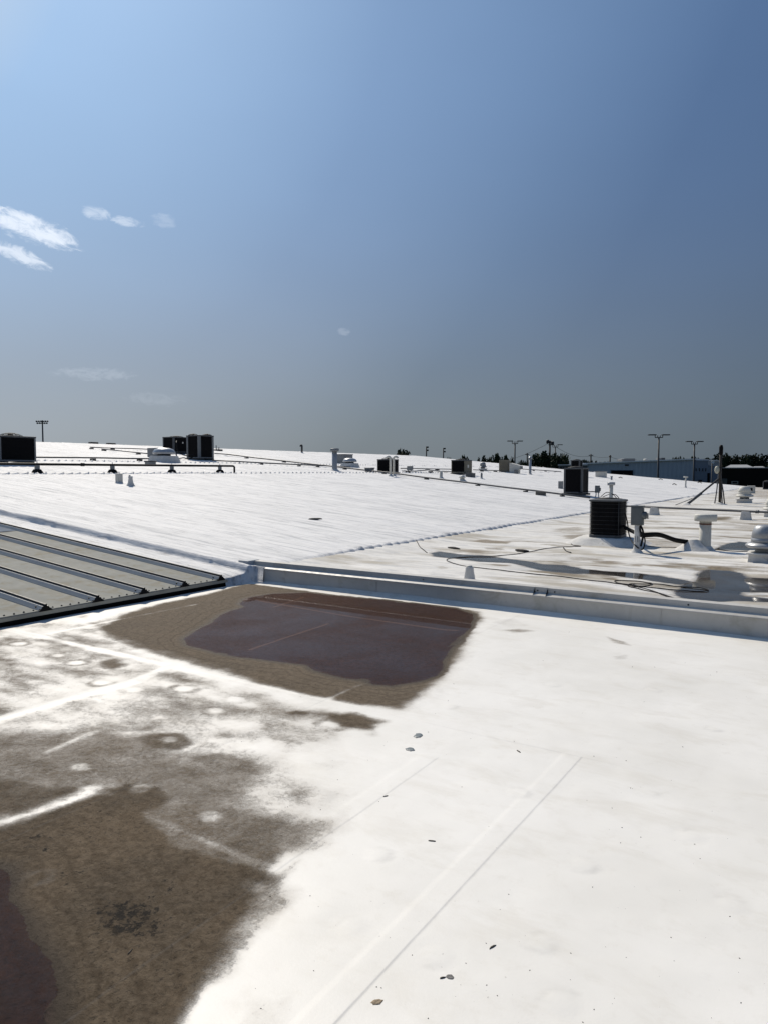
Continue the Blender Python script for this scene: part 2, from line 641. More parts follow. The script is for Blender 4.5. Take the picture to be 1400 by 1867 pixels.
def zA(X, Y):
    z = .006 * fbm(X * .9, Y * .9, 3, 3) + .0016 * fbm(X * 7, Y * 7, 3, 5)
    d = pud_sdf(X, Y)
    # ponding dip: the water line sits at z = -0.004
    dip = np.where(d < 0, -.004 - .016 * sstep(-d, 0, .30), -.004 + .010 * sstep(d, 0, .25))
    z = np.where(d < .25, dip + z * sstep(d, .05, .25), z + .006)
    # seams: 10 cm overlap with a crisp edge
    for sx in U_SEAMS:
        part = (Y > U_SPAN[sx][0]) & (Y < U_SPAN[sx][1])
        ov = sstep(X, sx - .115, sx - .085) * (1 - sstep(X, sx - .003, sx + .005)) * (1.0 if sx == -1.19 else .7)
        z = z + np.where(part, .0014 * ov, 0)
    ov = (1 - sstep(X, -1.25, -.9)) * sstep(Y, W_SEAM - .012, W_SEAM + .004) * (1 - sstep(Y, W_SEAM + .09, W_SEAM + .13))
    z = z + .0014 * ov
    for (px_, py_) in PLATES:
        r = np.sqrt((X - px_) ** 2 + (Y - py_) ** 2)
        z = z + .0014 * (1 - sstep(r, .030, .062)) - .0007 * (1 - sstep(np.abs(r - .066), 0, .02))
    for pts, w, a in STREAK_A[:4]:
        z = z + .005 * (1 - sstep(seg_dist(X, Y, pts), 0, w * 2.2))
    # cant where the membrane turns up the kerb
    kb = np.interp(X, [k[0] for k in KERB_BASE], [k[1] for k in KERB_BASE]) + .012 * fbm(X * 3, Y * 0, 2, 8)
    t = sstep(Y, S_K - .08 - kb, S_K - .01)
    z = z + .055 * t * t
    return z


_seg_cache = {}


def seg_dist(X, Y, pts):
    key = (tuple(pts[0]), tuple(pts[-1]))
    if key not in _seg_cache:
        _seg_cache[key] = [PA(*p).to_2d() for p in pts]
    P = _seg_cache[key]
    d = np.full(X.shape, 1e9)
    for a, b in zip(P[:-1], P[1:]):
        e = b - a
        t = np.clip(((X - a.x) * e.x + (Y - a.y) * e.y) / e.length_squared, 0, 1)
        d = np.minimum(d, np.hypot(X - a.x - e.x * t, Y - a.y - e.y * t))
    return d


def dirtA(X, Y):
    wob = .10 * fbm(X * 2.6, Y * 2.6, 4, 21) + .065 * fbm(X * 9, Y * 9, 4, 22)
    patchy = fbm(X * 3.2, Y * 6.0, 4, 29)
    b = np.zeros(X.shape)
    d = sdf_poly(X, Y, RING) + wob * .45
    b = np.maximum(b, 1.0 - .75 * sstep(d, -.10, .10) - .25 * sstep(d, .1, .4))
    b = np.where((d > .1) & (X > -4.2), b * (1 - sstep(d, .1, .22)), b)
    halo = .34 * (1 - sstep(d, -.05, .35))
    for pts, dens, soft in DIRT_A:
        d = sdf_poly(X, Y, poly_w(pts, PA)) + wob * min(1.1, .15 + soft * 5)
        b = np.maximum(b, dens * (1 - sstep(d, -soft, soft)) * (1 if dens > .7 else .82 + .52 * patchy))
    pl = np.zeros(X.shape)
    for i, (px_, py_) in enumerate(PLATES[:14]):
        r = np.hypot((X - px_) / 1.25, Y - py_)
        b = np.maximum(b, (.62 if i % 3 else .45) * (1 - sstep(np.abs(r - .085), .0, .085)) * sstep(fbm(X * 6, Y * 6, 3, 300 + i), -.7, .25))
        pl = np.maximum(pl, 1 - sstep(r, .03, .06))
    b = b - pl * .19
    for pts, w, a in STREAK_A:
        d = seg_dist(X, Y, pts) + wob * .15
        b = b - a * (.72 + .5 * fbm(X * 5, Y * 5, 3, 88)) * (1 - sstep(d, 0, w * 2.6))
    b = np.maximum(b, .06 * (1 - sstep(Y, 6, 2)) * 0)
    b = b * (1 - .85 * sstep(Y + .05 * fbm(X * 4, Y * 4, 3, 23), S_K - .36, S_K - .28))
    lp = pud_sdf(X, Y)
    b = np.where(lp < .05, np.maximum(b, 1.0), b)
    return np.clip(np.maximum(b, halo * (X > -7)), 0, 1)


def bedA(X, Y):
    return 1 - sstep(pud_sdf(X, Y), -.045, -.008)


def rimA(X, Y):
    d = pud_sdf(X, Y)
    return (1 - sstep(d, .0, .10))


def seamA(X, Y):
    """thin grime line caught along the weld edges"""
    g = np.zeros(X.shape)
    for sx in U_SEAMS:
        part = (Y > U_SPAN[sx][0]) & (Y < U_SPAN[sx][1])
        k = .26 if sx == -1.19 else .14
        g = np.maximum(g, np.where(part, k * (1 - sstep(np.abs(X - sx - .004), .001, .007)), 0))
    g = np.maximum(g, .2 * (1 - sstep(np.abs(Y - W_SEAM + .006), .001, .008)) * (1 - sstep(X, -1.25, -.9)))
    for i, (px_, py_) in enumerate(PLATES[14:]):
        r = np.hypot(X - px_, Y - py_)
        g = np.maximum(g, .30 * (1 - sstep(np.abs(r - .052 - .006 * fbm(X * 20, Y * 20, 2, i)), .004, .022)) * sstep(fbm(X * 13, Y * 13, 2, 400 + i), -.2, .5))
    kb = np.interp(X, [k[0] for k in KERB_BASE], [k[1] for k in KERB_BASE])
    g = np.maximum(g, .55 * (1 - sstep(np.abs(Y - (S_K - .10 - kb) + .02 * fbm(X * 3, X * 0, 2, 8)), .0, .03)) * sstep(fbm(X * 5, Y * 5, 3, 77), -.1, .4) * (X > -2.7))
    return g


def clotA(X, Y):
    g = np.zeros(X.shape)
    for px, py, rx, ry in ((232, 1676, .26, .16), (120, 1600, .10, .08), (300, 1620, .12, .08), (405, 1395, .22, .16), (70, 1540, .14, .1)):
        c = PA(px, py)
        g = np.maximum(g, (1.0 if px == 232 else .45) * (1 - sstep(np.hypot((X - c.x) / rx, (Y - c.y) / ry), .2, 1.0)))
    return g


def weld_and_reflection_lines(X, Y):
    """pale welds showing through the pond"""
    g = 1 - sstep(seg_dist(X, Y, [(455, 1181), (598, 1134)]), .004, .022)
    g = np.maximum(g, .8 * (1 - sstep(seg_dist(X, Y, [(500, 1104), (552, 1087)]), .004, .03)))
    g = np.maximum(g, 1 - sstep(seg_dist(X, Y, [(470, 1092), (640, 1121), (833, 1148)]), .006, .026))  # pale line painted where the kerb's reflection ends
    return g * bedA(X, Y)


def membrane_mat():
    m = bpy.data.materials.new('white_membrane')
    m.use_nodes = True
    nt = NT(m.node_tree)
    b = nt.n['Principled BSDF']
    co = nt.new('ShaderNodeTexCoord').outputs['Object']

    def attr(n):
        a = nt.new('ShaderNodeAttribute', attribute_name=n)
        return a.outputs['Fac']
    dirt, bed, rim, seam, bl = attr('dirt'), attr('bed'), attr('rim'), attr('seam'), attr('bedline')
    nA = nt.noise(co, 5.5, 8, .68, .3)
    nB = nt.noise(co, 38, 5, .68, .4)
    nC = nt.noise(co, 170, 3, .7)
    nz = nt.math('ADD', nt.math('ADD', nt.math('MULTIPLY', nA, .34), nt.math('MULTIPLY', nB, .40)), nt.math('MULTIPLY', nC, .26))
    # white: faint yellowing, greasy patches, tiny specks
    w1 = nt.noise(co, .8, 5, .6)
    w2 = nt.noise(co, 9, 6, .7)
    white = nt.mix(nt.step(w1, .3, .7), (.71, .69, .635), (.80, .78, .73))
    white = nt.mix(nt.math('MULTIPLY', nt.step(w2, .52, .78), .30), white, (.58, .545, .47))
    sp = nt.noise(co, 60, 2, .5)
    sp2 = nt.noise(co, 1.6, 3, .5)
    white = nt.mix(nt.math('MULTIPLY', nt.step(sp, .74, .80), nt.step(sp2, .45, .7, .0, .55)), white, (.22, .20, .16))
    smg = nt.noise(nt.mapping(co, (1.4, 3.2, 1), (0, 0, .3)), 1.3, 7, .68, .4)
    white = nt.mix(nt.math('MULTIPLY', nt.step(smg, .48, .70), .36), white, (.60, .565, .49))
    # long faint scuffs
    sc = nt.noise(nt.mapping(co, (3, 30, 1), (0, 0, .5)), 1.0, 4, .6)
    white = nt.mix(nt.math('MULTIPLY', nt.step(sc, .64, .76), .10), white, (.5, .49, .46))
    # silt: a thin translucent film first, then the thick mud
    lo = nt.noise(co, 3.2, 6, .62, .3)
    q0 = nt.math('ADD', dirt, nt.math('MULTIPLY', nt.math('SUBTRACT', nt.math('ADD', nt.math('MULTIPLY', lo, .5), nt.math('MULTIPLY', nz, .5)), .5), 1.1))
    film = nt.math('MULTIPLY', nt.step(q0, .12, .85), nt.step(dirt, .01, .22))
    q = nt.math('ADD', dirt, nt.math('MULTIPLY', nt.math('SUBTRACT', nz, .5), nt.math('SUBTRACT', 2.1, nt.math('MULTIPLY', dirt, 1.1))))
    mask = nt.step(q, .40, .95)
    mask = nt.math('MULTIPLY', mask, nt.step(dirt, .05, .35))
    ton = nt.noise(co, 1.7, 6, .62, .4)
    silt = nt.mix(nt.step(ton, .32, .68), (.066, .049, .031), (.130, .094, .058))
    silt = nt.mix(nt.step(nB, .35, .7, 0, .45), silt, (.165, .125, .085))
    yy = nt.new('ShaderNodeSeparateXYZ')
    nt.put(yy.inputs[0], co)
    silt = nt.mix(nt.step(yy.outputs[1], 3.0, 4.6, 0, .55), silt, (.185, .148, .108))
    clot = nt.noise(co, 48, 6, .75, .4)
    silt = nt.mix(nt.math('MULTIPLY', nt.step(clot, .54, .68), nt.step(nt.noise(co, 2.3, 3, .5), .45, .7, .15, .8)), silt, (.026, .023, .019))
    crum = nt.noise(co, 21, 8, .78, .25)
    silt = nt.mix(nt.step(crum, .36, .64), nt.mix(.34, silt, (.024, .020, .015)), nt.mix(.16, silt, (.22, .19, .15)))
    clus = nt.new('ShaderNodeAttribute', attribute_name='clot').outputs['Fac']
    silt = nt.mix(nt.math('MULTIPLY', nt.step(nt.math('ADD', crum, nt.math('MULTIPLY', clus, .17)), .60, .68), .9), silt, (.014, .013, .012))
    silt = nt.mix(nt.math('MULTIPLY', nt.step(nC, .60, .74), .35), silt, (.19, .165, .13))
    tide = attr('tide')
    tw = nt.math('ADD', nt.math('MULTIPLY', tide, 9.0), nt.math('MULTIPLY', nA, .9))
    tl = nt.step(nt.math('ABSOLUTE', nt.math('SUBTRACT', nt.math('FRACT', tw), .5)), .0, .16, 1.0, .0)
    silt = nt.mix(nt.math('MULTIPLY', nt.math('MULTIPLY', tl, nt.step(tide, .02, .9, 1.0, .0)), .38), silt, (.05, .036, .023))
    silt = nt.mix(nt.math('MULTIPLY', rim, .75), silt, (.036, .027, .019))
    c = nt.mix(nt.math('MULTIPLY', film, .86), white, nt.mix(nt.step(nB, .3, .7), (.17, .142, .108), (.30, .262, .21)))
    c = nt.mix(mask, c, silt)
    # seam grime
    c = nt.mix(nt.math('MULTIPLY', seam, nt.step(nt.noise(co, 14, 4, .6), .3, .6, .25, .8)), c, (.33, .32, .30))
    # algae bed under the pond
    alg = nt.noise(co, 22, 9, .82, .8)
    algc = nt.mix(nt.step(alg, .36, .66), (.012, .008, .007), (.072, .043, .033))
    algc = nt.mix(nt.step(nt.noise(co, 2.0, 4, .6), .35, .65, 0, .6), algc, (.026, .018, .016))
    algc = nt.mix(nt.math('MULTIPLY', bl, .55), algc, (.30, .24, .18))
    c = nt.mix(bed, c, algc)
    nt.put(b.inputs['Base Color'], c)
    rg = nt.mix(mask, (.50, .50, .50), (.85, .85, .85))
    rg = nt.mix(nt.math('MULTIPLY', rim, mask), rg, (.55, .55, .55))
    nt.put(b.inputs['Roughness'], rg)
    nt.put(b.inputs['Specular IOR Level'], nt.mix(mask, (.3, .3, .3), (.08, .08, .08)))
    h = nt.math('ADD', nt.math('MULTIPLY', nt.noise(co, 90, 5, .7), .07), nt.math('MULTIPLY', nt.math('MULTIPLY', nt.noise(co, 30, 7, .78, .2), mask), 1.6))
    h = nt.math('SUBTRACT', h, nt.math('MULTIPLY', nt.math('MULTIPLY', nt.step(clot, .52, .72), mask), .5))
    nt.put(b.inputs['Normal'], nt.bump(h, .7, .010))
    return m


def water_mat(name, tint, rough=.015, scum=1.0, film=0.0):
    m = bpy.data.materials.new(name)
    m.use_nodes = True
    nt = NT(m.node_tree)
    nt.n.remove(nt.n['Principled BSDF'])
    out = nt.n['Material Output']
    co = nt.new('ShaderNodeTexCoord').outputs['Object']
    fr = nt.new('ShaderNodeFresnel')
    fr.inputs['IOR'].default_value = 1.33
    tr = nt.new('ShaderNodeBsdfTransparent')
    nt.put(tr.inputs[0], tint)
    gl = nt.new('ShaderNodeBsdfGlossy')
    gl.inputs['Roughness'].default_value = rough
    gl.inputs[0].default_value = (1, 1, 1, 1)
    nb = nt.bump(nt.noise(co, 16, 3, .6), .035, .006)
    nt.put(gl.inputs['Normal'], nb)
    mx = nt.new('ShaderNodeMixShader')
    # floating dust breaks the mirror up a little
    dust = nt.step(nt.noise(co, 30, 7, .75, .6), .38, .68, 1.0, .60)
    dust = nt.math('MULTIPLY', dust, nt.step(nt.noise(co, 1.3, 5, .6, .5), .3, .7, .62, 1.25))
    nt.put(mx.inputs[0], nt.math('MULTIPLY', fr.outputs[0], nt.math('MULTIPLY', dust, scum), clamp=True))
    nt.l.new(tr.outputs[0], mx.inputs[1])
    nt.l.new(gl.outputs[0], mx.inputs[2])
    # brown film of dust floating on the surface
    df = nt.new('ShaderNodeBsdfDiffuse')
    df.inputs[0].default_value = (.100, .062, .046, 1)
    m2 = nt.new('ShaderNodeMixShader')
    nt.put(m2.inputs[0], nt.math('MULTIPLY', nt.step(nt.noise(co, 46, 7, .8, .8), .36, .70, .2, 1.0), film))
    nt.l.new(mx.outputs[0], m2.inputs[1])
    nt.l.new(df.outputs[0], m2.inputs[2])
    nt.l.new(m2.outputs[0], out.inputs[0])
    return m


xsA = lines((-7.175, .7, .022), (.7, 3, .1), (3, 14, .6))
for sx in U_SEAMS:
    xsA += [sx + q for q in (-.115, -.1, -.085, -.012, -.008, -.004, 0, .004, .008, .014)]
xsA = sorted(set(xsA))
ysA = lines((-6, -.5, .5), (-.5, .9, .08), (.9, 4.6, .02), (4.6, S_K, .024))
ysA = sorted(set(ysA + [W_SEAM + q for q in (-.018, -.012, -.008, -.004, 0, .004)]))
meA = grid_mesh('membrane_roof', xsA, ysA, zA, {'dirt': dirtA, 'bed': bedA, 'rim': rimA, 'seam': seamA, 'bedline': weld_and_reflection_lines, 'clot': clotA, 'tide': lambda X, Y: np.clip(pud_sdf(X, Y), 0, 1)})
M_MEMB = membrane_mat()
setp(link('membrane_roof', meA, None, M_MEMB), kind='structure')


def sheet(poly, z, name, m, grow=.06):
    c = Vector((sum(p[0] for p in poly) / len(poly), sum(p[1] for p in poly) / len(poly)))
    vs = []
    for p in poly:
        v = Vector(p) - c
        v = c + v * (1 + grow / max(v.length, .01))
        vs.append((v.x, v.y, z))
    o = MB().add(vs, [tuple(range(len(vs)))]).obj(name, m)
    if o.data.polygons[0].normal.z < 0:
        o.data.flip_normals()
    return setp(o, kind='structure')


sheet(PUDDLE, -.004, 'puddle_water', water_mat('pond_water', (.80, .66, .60), .03, .60, .20))
sheet(PUDDLE2, -.004, 'puddle_water', MATS.get('x') or bpy.data.materials['pond_water'])

# ---- flat foam roof beyond the kerb -------------------------------------
WET_B = [poly_w(p, PB) for p in [
    [(1238, 1088), (1228, 1078), (1245, 1066), (1268, 1060), (1270, 1044), (1290, 1038), (1330, 1040), (1352, 1044), (1356, 1052), (1400, 1054), (1500, 1060), (1500, 1082), (1400, 1080), (1375, 1080), (1352, 1079), (1348, 1082), (1360, 1086), (1400, 1090), (1500, 1096), (1500, 1100), (1400, 1098), (1340, 1094), (1290, 1098)],
    [(782, 1008), (800, 1005), (840, 1010), (880, 1012), (930, 1019), (960, 1022), (990, 1028), (1030, 1030), (1060, 1036), (1100, 1040), (1150, 1043), (1200, 1048), (1240, 1055), (1262, 1060), (1240, 1065), (1200, 1060), (1150, 1053), (1090, 1046), (1050, 1046), (985, 1040), (965, 1034), (930, 1026), (870, 1024), (830, 1018), (790, 1014)],
    [(1300, 1001), (1320, 992), (1345, 987), (1380, 990), (1450, 992), (1450, 1004), (1380, 1004)],
]]
DIRT_B = [(poly_w(p, PB), a, s) for p, a, s in [
    ([(850, 988), (885, 985), (935, 990), (925, 994), (880, 993)], .8, .12),
    ([(870, 999), (920, 1000), (925, 1006), (880, 1004)], .6, .12),
    ([(790, 1035), (815, 1033), (825, 1040), (795, 1042)], .5, .12),
    ([(1020, 1016), (1060, 1018), (1100, 1020), (1100, 1025), (1040, 1024)], .6, .12),
    ([(1010, 965), (1060, 962), (1068, 970), (1000, 972)], .6, .2),
    ([(1020, 978), (1068, 976), (1068, 984), (1030, 985)], .7, .15),
    ([(1150, 985), (1260, 980), (1260, 1000), (1180, 1000)], .55, .3),
    ([(1280, 944), (1340, 944), (1330, 950), (1280, 950)], .9, .3),
    ([(1330, 958), (1400, 955), (1400, 975), (1330, 970)], .55, .3),
    ([(1070, 1046), (1120, 1043), (1115, 1050), (1080, 1050)], .9, .06),
    ([(1095, 1055), (1125, 1055), (1120, 1060)], .9, .05),
    ([(1290, 1032), (1340, 1036), (1340, 1042), (1285, 1038)], .85, .08),
    ([(1355, 1062), (1460, 1062), (1460, 1078), (1370, 1074)], .95, .08),
    ([(930, 1080), (1000, 1075), (1040, 1085), (960, 1092)], .4, .1),
    ([(1360, 880), (1460, 882), (1460, 930), (1380, 908), (1300, 905), (1340, 893)], .55, 2.0),
]]


def wetB_sdf(X, Y):
    d = np.full(X.shape, 1e9)
    for p in WET_B:
        d = np.minimum(d, sdf_poly(X, Y, p))
    return d + .05 * fbm(X * 1.6, Y * 4, 4, 31) + .035 * fbm(X * 7, Y * 12, 3, 32)


MOUNDS = []        # (x, y, radius, height) foam piled round penetrations


def zB(X, Y):
    n = .5 + .5 * fbm(X * 1.1, Y * .8, 3, 41)
    n2 = fbm(X * 5, Y * 5, 3, 42)
    d = wetB_sdf(X, Y)
    z = Z_B + np.where(d < 0, -.006 - .010 * sstep(-d, 0, .3), -.006 + .040 * sstep(d, 0, 1.3) * n + .012 * sstep(d, 0, .25)) + .003 * n2 * sstep(d, 0, .3)
    for mx, my, r, h in MOUNDS:
        z = z + h * (1 - sstep(np.hypot(X - mx, Y - my), 0, r)) ** 1.5
    # foam swept up behind the kerb and into the valley
    z = z + .10 * (1 - sstep(Y - S_K, .05, .42))
    z = z + .035 * (1 - sstep(X - T_E, .0, 1.1)) ** 2
    return z


def dirtB(X, Y):
    f = fbm(X * .55, Y * 1.6, 4, 51)
    f2 = fbm(X * 2.2, Y * 5, 4, 52)
    b = .80 * sstep(f + .5 * f2, -.15, .6) * sstep(X, T_E + .4, T_E + 1.6)
    for p, a, s in DIRT_B:
        b = np.maximum(b, a * (1 - sstep(sdf_poly(X, Y, p) + .1 * f2, -s, s)))
    d = wetB_sdf(X, Y)
    b = np.maximum(b, .50 * (1 - sstep(d, 0, .22)))
    return b


def wetB(X, Y):
    return 1 - sstep(wetB_sdf(X, Y), -.02, .03)


def foam_mat(name, streak, wear=.4, tan=.0, base0=(.70, .70, .69), base1=(.82, .815, .80)):
    m = bpy.data.materials.new(name)
    m.use_nodes = True
    nt = NT(m.node_tree)
    b = nt.n['Principled BSDF']
    co = nt.new('ShaderNodeTexCoord').outputs['Object']
    a = nt.new('ShaderNodeAttribute', attribute_name='dirt').outputs['Fac']
    w = nt.new('ShaderNodeAttribute', attribute_name='wet').outputs['Fac']
    st = nt.mapping(co, streak)
    n1 = nt.noise(st, 1.0, 8, .70, .3)
    n2 = nt.noise(st, 3.3, 7, .72, .2)
    n3 = nt.noise(co, 16, 6, .7)
    n4 = nt.noise(nt.mapping(co, (.5, 1.4, 1)), 1.0, 5, .6)
    c = nt.mix(nt.step(n1, .36, .64), base0, base1)
    c = nt.mix(nt.math('MULTIPLY', nt.step(n2, .50, .66), wear), c, (.42, .43, .44))
    c = nt.mix(nt.math('MULTIPLY', nt.step(n1, .50, .70), wear * .6), c, (.50, .51, .52))
    c = nt.mix(nt.math('MULTIPLY', nt.step(n3, .56, .74), .24), c, (.48, .47, .45))
    n5 = nt.noise(nt.mapping(co, (1.1, 7.5, 1)), 1.0, 6, .75, .3)
    c = nt.mix(nt.math('MULTIPLY', nt.step(n5, .50, .66), wear * .75), c, (.40, .405, .41))
    c = nt.mix(nt.math('MULTIPLY', nt.step(n4, .47, .66), tan), c, (.37, .335, .27))
    nz = nt.math('ADD', nt.math('MULTIPLY', n2, .5), nt.math('MULTIPLY', n3, .5))
    mk = nt.step(nt.math('ADD', a, nt.math('MULTIPLY', nt.math('SUBTRACT', nz, .5), 1.5)), .28, .9)
    mk = nt.math('MULTIPLY', mk, nt.step(a, .02, .3))
    silt = nt.mix(nt.step(n3, .35, .65), (.13, .105, .072), (.27, .225, .16))
    c = nt.mix(mk, c, silt)
    c = nt.mix(nt.step(a, .86, .99), c, (.05, .045, .04))
    wc = nt.mix(nt.step(n1, .35, .65), (.065, .063, .062), (.13, .125, .12))
    c = nt.mix(w, c, wc)
    nt.put(b.inputs['Base Color'], c)
    nt.put(b.inputs['Roughness'], nt.mix(w, (.62, .62, .62), (.25, .25, .25)))
    nt.put(b.inputs['Specular IOR Level'], nt.mix(w, (.10, .10, .10), (.3, .3, .3)))
    h = nt.math('ADD', nt.math('ADD', nt.math('MULTIPLY', n2, .8), nt.math('MULTIPLY', n5, .6)), nt.math('MULTIPLY', n3, .35))
    nt.put(b.inputs['Normal'], nt.bump(h, .75, .035))
    return m


M_FOAM = foam_mat('foam_roof_coating', (.45, 2.0, 1), .60, .85, (.58, .565, .53), (.77, .75, .70))
M_SLOPE = foam_mat('foam_slope_coating', (.10, 2.2, 1), .88, .0, (.64, .64, .63), (.80, .79, .77))


def build_B():
    xs = lines((T_E - .05, -.2, .05), (-.2, 3, .2), (3, 14, .8))
    ys = lines((S_K + .05, 17, .035), (17, 30, .08), (30, S_FAR, .25))
    me = grid_mesh('foam_roof', xs, ys, zB, {'dirt': dirtB, 'wet': wetB})
    setp(link('foam_roof', me, None, M_FOAM), kind='structure')
    wm = water_mat('roof_water', (.80, .78, .76), .01)
    for p in (WET_B[0], WET_B[1], WET_B[2]):
        sheet(p, Z_B - .006, 'rain_water', wm, .05)


# ---- foam-coated slope rising to the ridge --------------------------------
LAPS = [PC(200, 864).x, PC(150, 841.5).x, PC(330, 858).x * 0 - 33.4]
RIB = .305


def rib(Y):
    p = (Y / RIB) % 1.0
    return np.exp(-((p - .5) / .13) ** 2)


def edge_wob(X):
    return 7.43 + .035 * fbm(X * 1.3, X * 0, 3, 61) + .012 * fbm(X * 7, X * 0, 2, 62)


def zC(X, Y):
    base = ZC0 + SLOPE * (T_E - X)
    base = base - SLOPE * .5 * np.maximum(0, -(X - (T_RIDGE + .8))) ** 0 * 0
    rb = rib(Y)
    fine = fbm(X * 1.2, Y * 4, 3, 63)
    z = base + (.014 + .020 * sstep(X, T_E - .35, T_E - .08) * sstep(Y, 8.6, 11) * (1 + .7 * fbm(X * 0 + 3, Y * 1.9, 2, 68))) * rb + .012 * fbm(X * .35, Y * .5, 3, 64) + .006 * fine
    for lx in LAPS:
        z = z + .075 * rb * np.exp(-((X - lx) / .055) ** 2) + .006 * (1 - sstep(X, lx - .03, lx + .03)) * sstep(X, lx - 1.2, lx)
    # rolled edge and the ragged crust beside the bare metal
    ew = edge_wob(X)
    berm = .055 * (1 - sstep(Y, ew + .1, ew + .95)) + .012 * fbm(X * 2, Y * 2, 3, 66)
    crust = ZM0 + .012 + SLOPE * (T_M - X) + .010 * (1 + fbm(X * 9, Y * 9, 4, 67)) + .018 * sstep(Y, 7.12, 7.4)
    up = sstep(Y, ew - .045, ew + .05)
    z = crust * (1 - up) + (z + berm) * up
    # eave: scalloped rib ends settle into the flat roof
    fade = sstep(Y, 8.6, 10.5)
    xe = T_E + .02 + .05 * (rb - .5) * fade
    z = z - (.12 * fade + .02) * sstep(X, xe - .07, xe + .12) - .25 * sstep(X, T_E + .16, T_E + .3) * (Y > S_K)
    z = z - .25 * sstep(X, -7.16, -7.13) * (Y < S_K - .1)
    # ridge rolls over
    z = z - .02 * sstep(-X, -T_RIDGE - .6, -T_RIDGE)
    return z


def dirtC(X, Y):
    f = fbm(X * .25, Y * 2.2, 4, 71)
    b = .22 * sstep(f, .1, .7)
    b = np.maximum(b, .46 * (Y < edge_wob(X) - .02) * sstep(fbm(X * 6, Y * 6, 3, 72), -.2, .6))
    lap = np.zeros(X.shape)
    return np.maximum(b, lap)


def build_C():
    xs = lines((T_RIDGE - .01, -28, .26), (-28, -26.9, .05), (-26.9, -22.2, .2), (-22.2, -21.3, .05), (-21.3, -9, .16), (-9, -7.0, .035))
    for lx in LAPS[:2]:
        xs += [lx + q * .02 for q in range(-8, 9)]
    xs = sorted(set(round(q, 4) for q in xs))
    ys = lines((6.98, 8.2, .03), (8.2, 40, .055), (40, S_FAR, .14))
    me = grid_mesh('foam_slope', xs, ys, zC, {'dirt': dirtC, 'wet': lambda X, Y: X * 0})
    setp(link('foam_slope', me, None, M_SLOPE), kind='structure')
    # the far side of the ridge falls away again
    mb = MB()
    zr = float(zC(np.array([[T_RIDGE]]), np.array([[30.0]]))[0, 0])
    mb.add([(T_RIDGE, -12, zr), (T_RIDGE, S_FAR, zr), (T_RIDGE - 36, S_FAR, zr - 36 * SLOPE), (T_RIDGE - 36, -12, zr - 36 * SLOPE)], [(3, 2, 1, 0)])
    setp(mb.obj('far_slope', M_SLOPE), kind='structure')


def h_at(fn, x, y):
    return float(fn(np.array([[x]]), np.array([[y]]))[0, 0])


# ---- bare metal roof panels on the left -----------------------------------
M_GALV = mat('weathered_galvalume', (.235, .238, .215), .75, 0, .10, 1.6, .12, 30, (.20, .18, .13), .14, .08)
M_GALV_RIB = mat('rib_galvalume', (.44, .43, .40), .5, .0, .08, 3, 0)
M_SEAM = mat('seam_dark', (.035, .037, .04), .55, .2, .1, 4)
M_CLOSE = mat('closure_black', (.012, .012, .012), .8, 0, .2, 20, .3)
M_TRIM = mat('eave_trim_grey', (.34, .33, .28), .6, .1, .15, 4)
M_SCREW = mat('screw_dark', (.04, .038, .035), .5, .5, .2, 30)


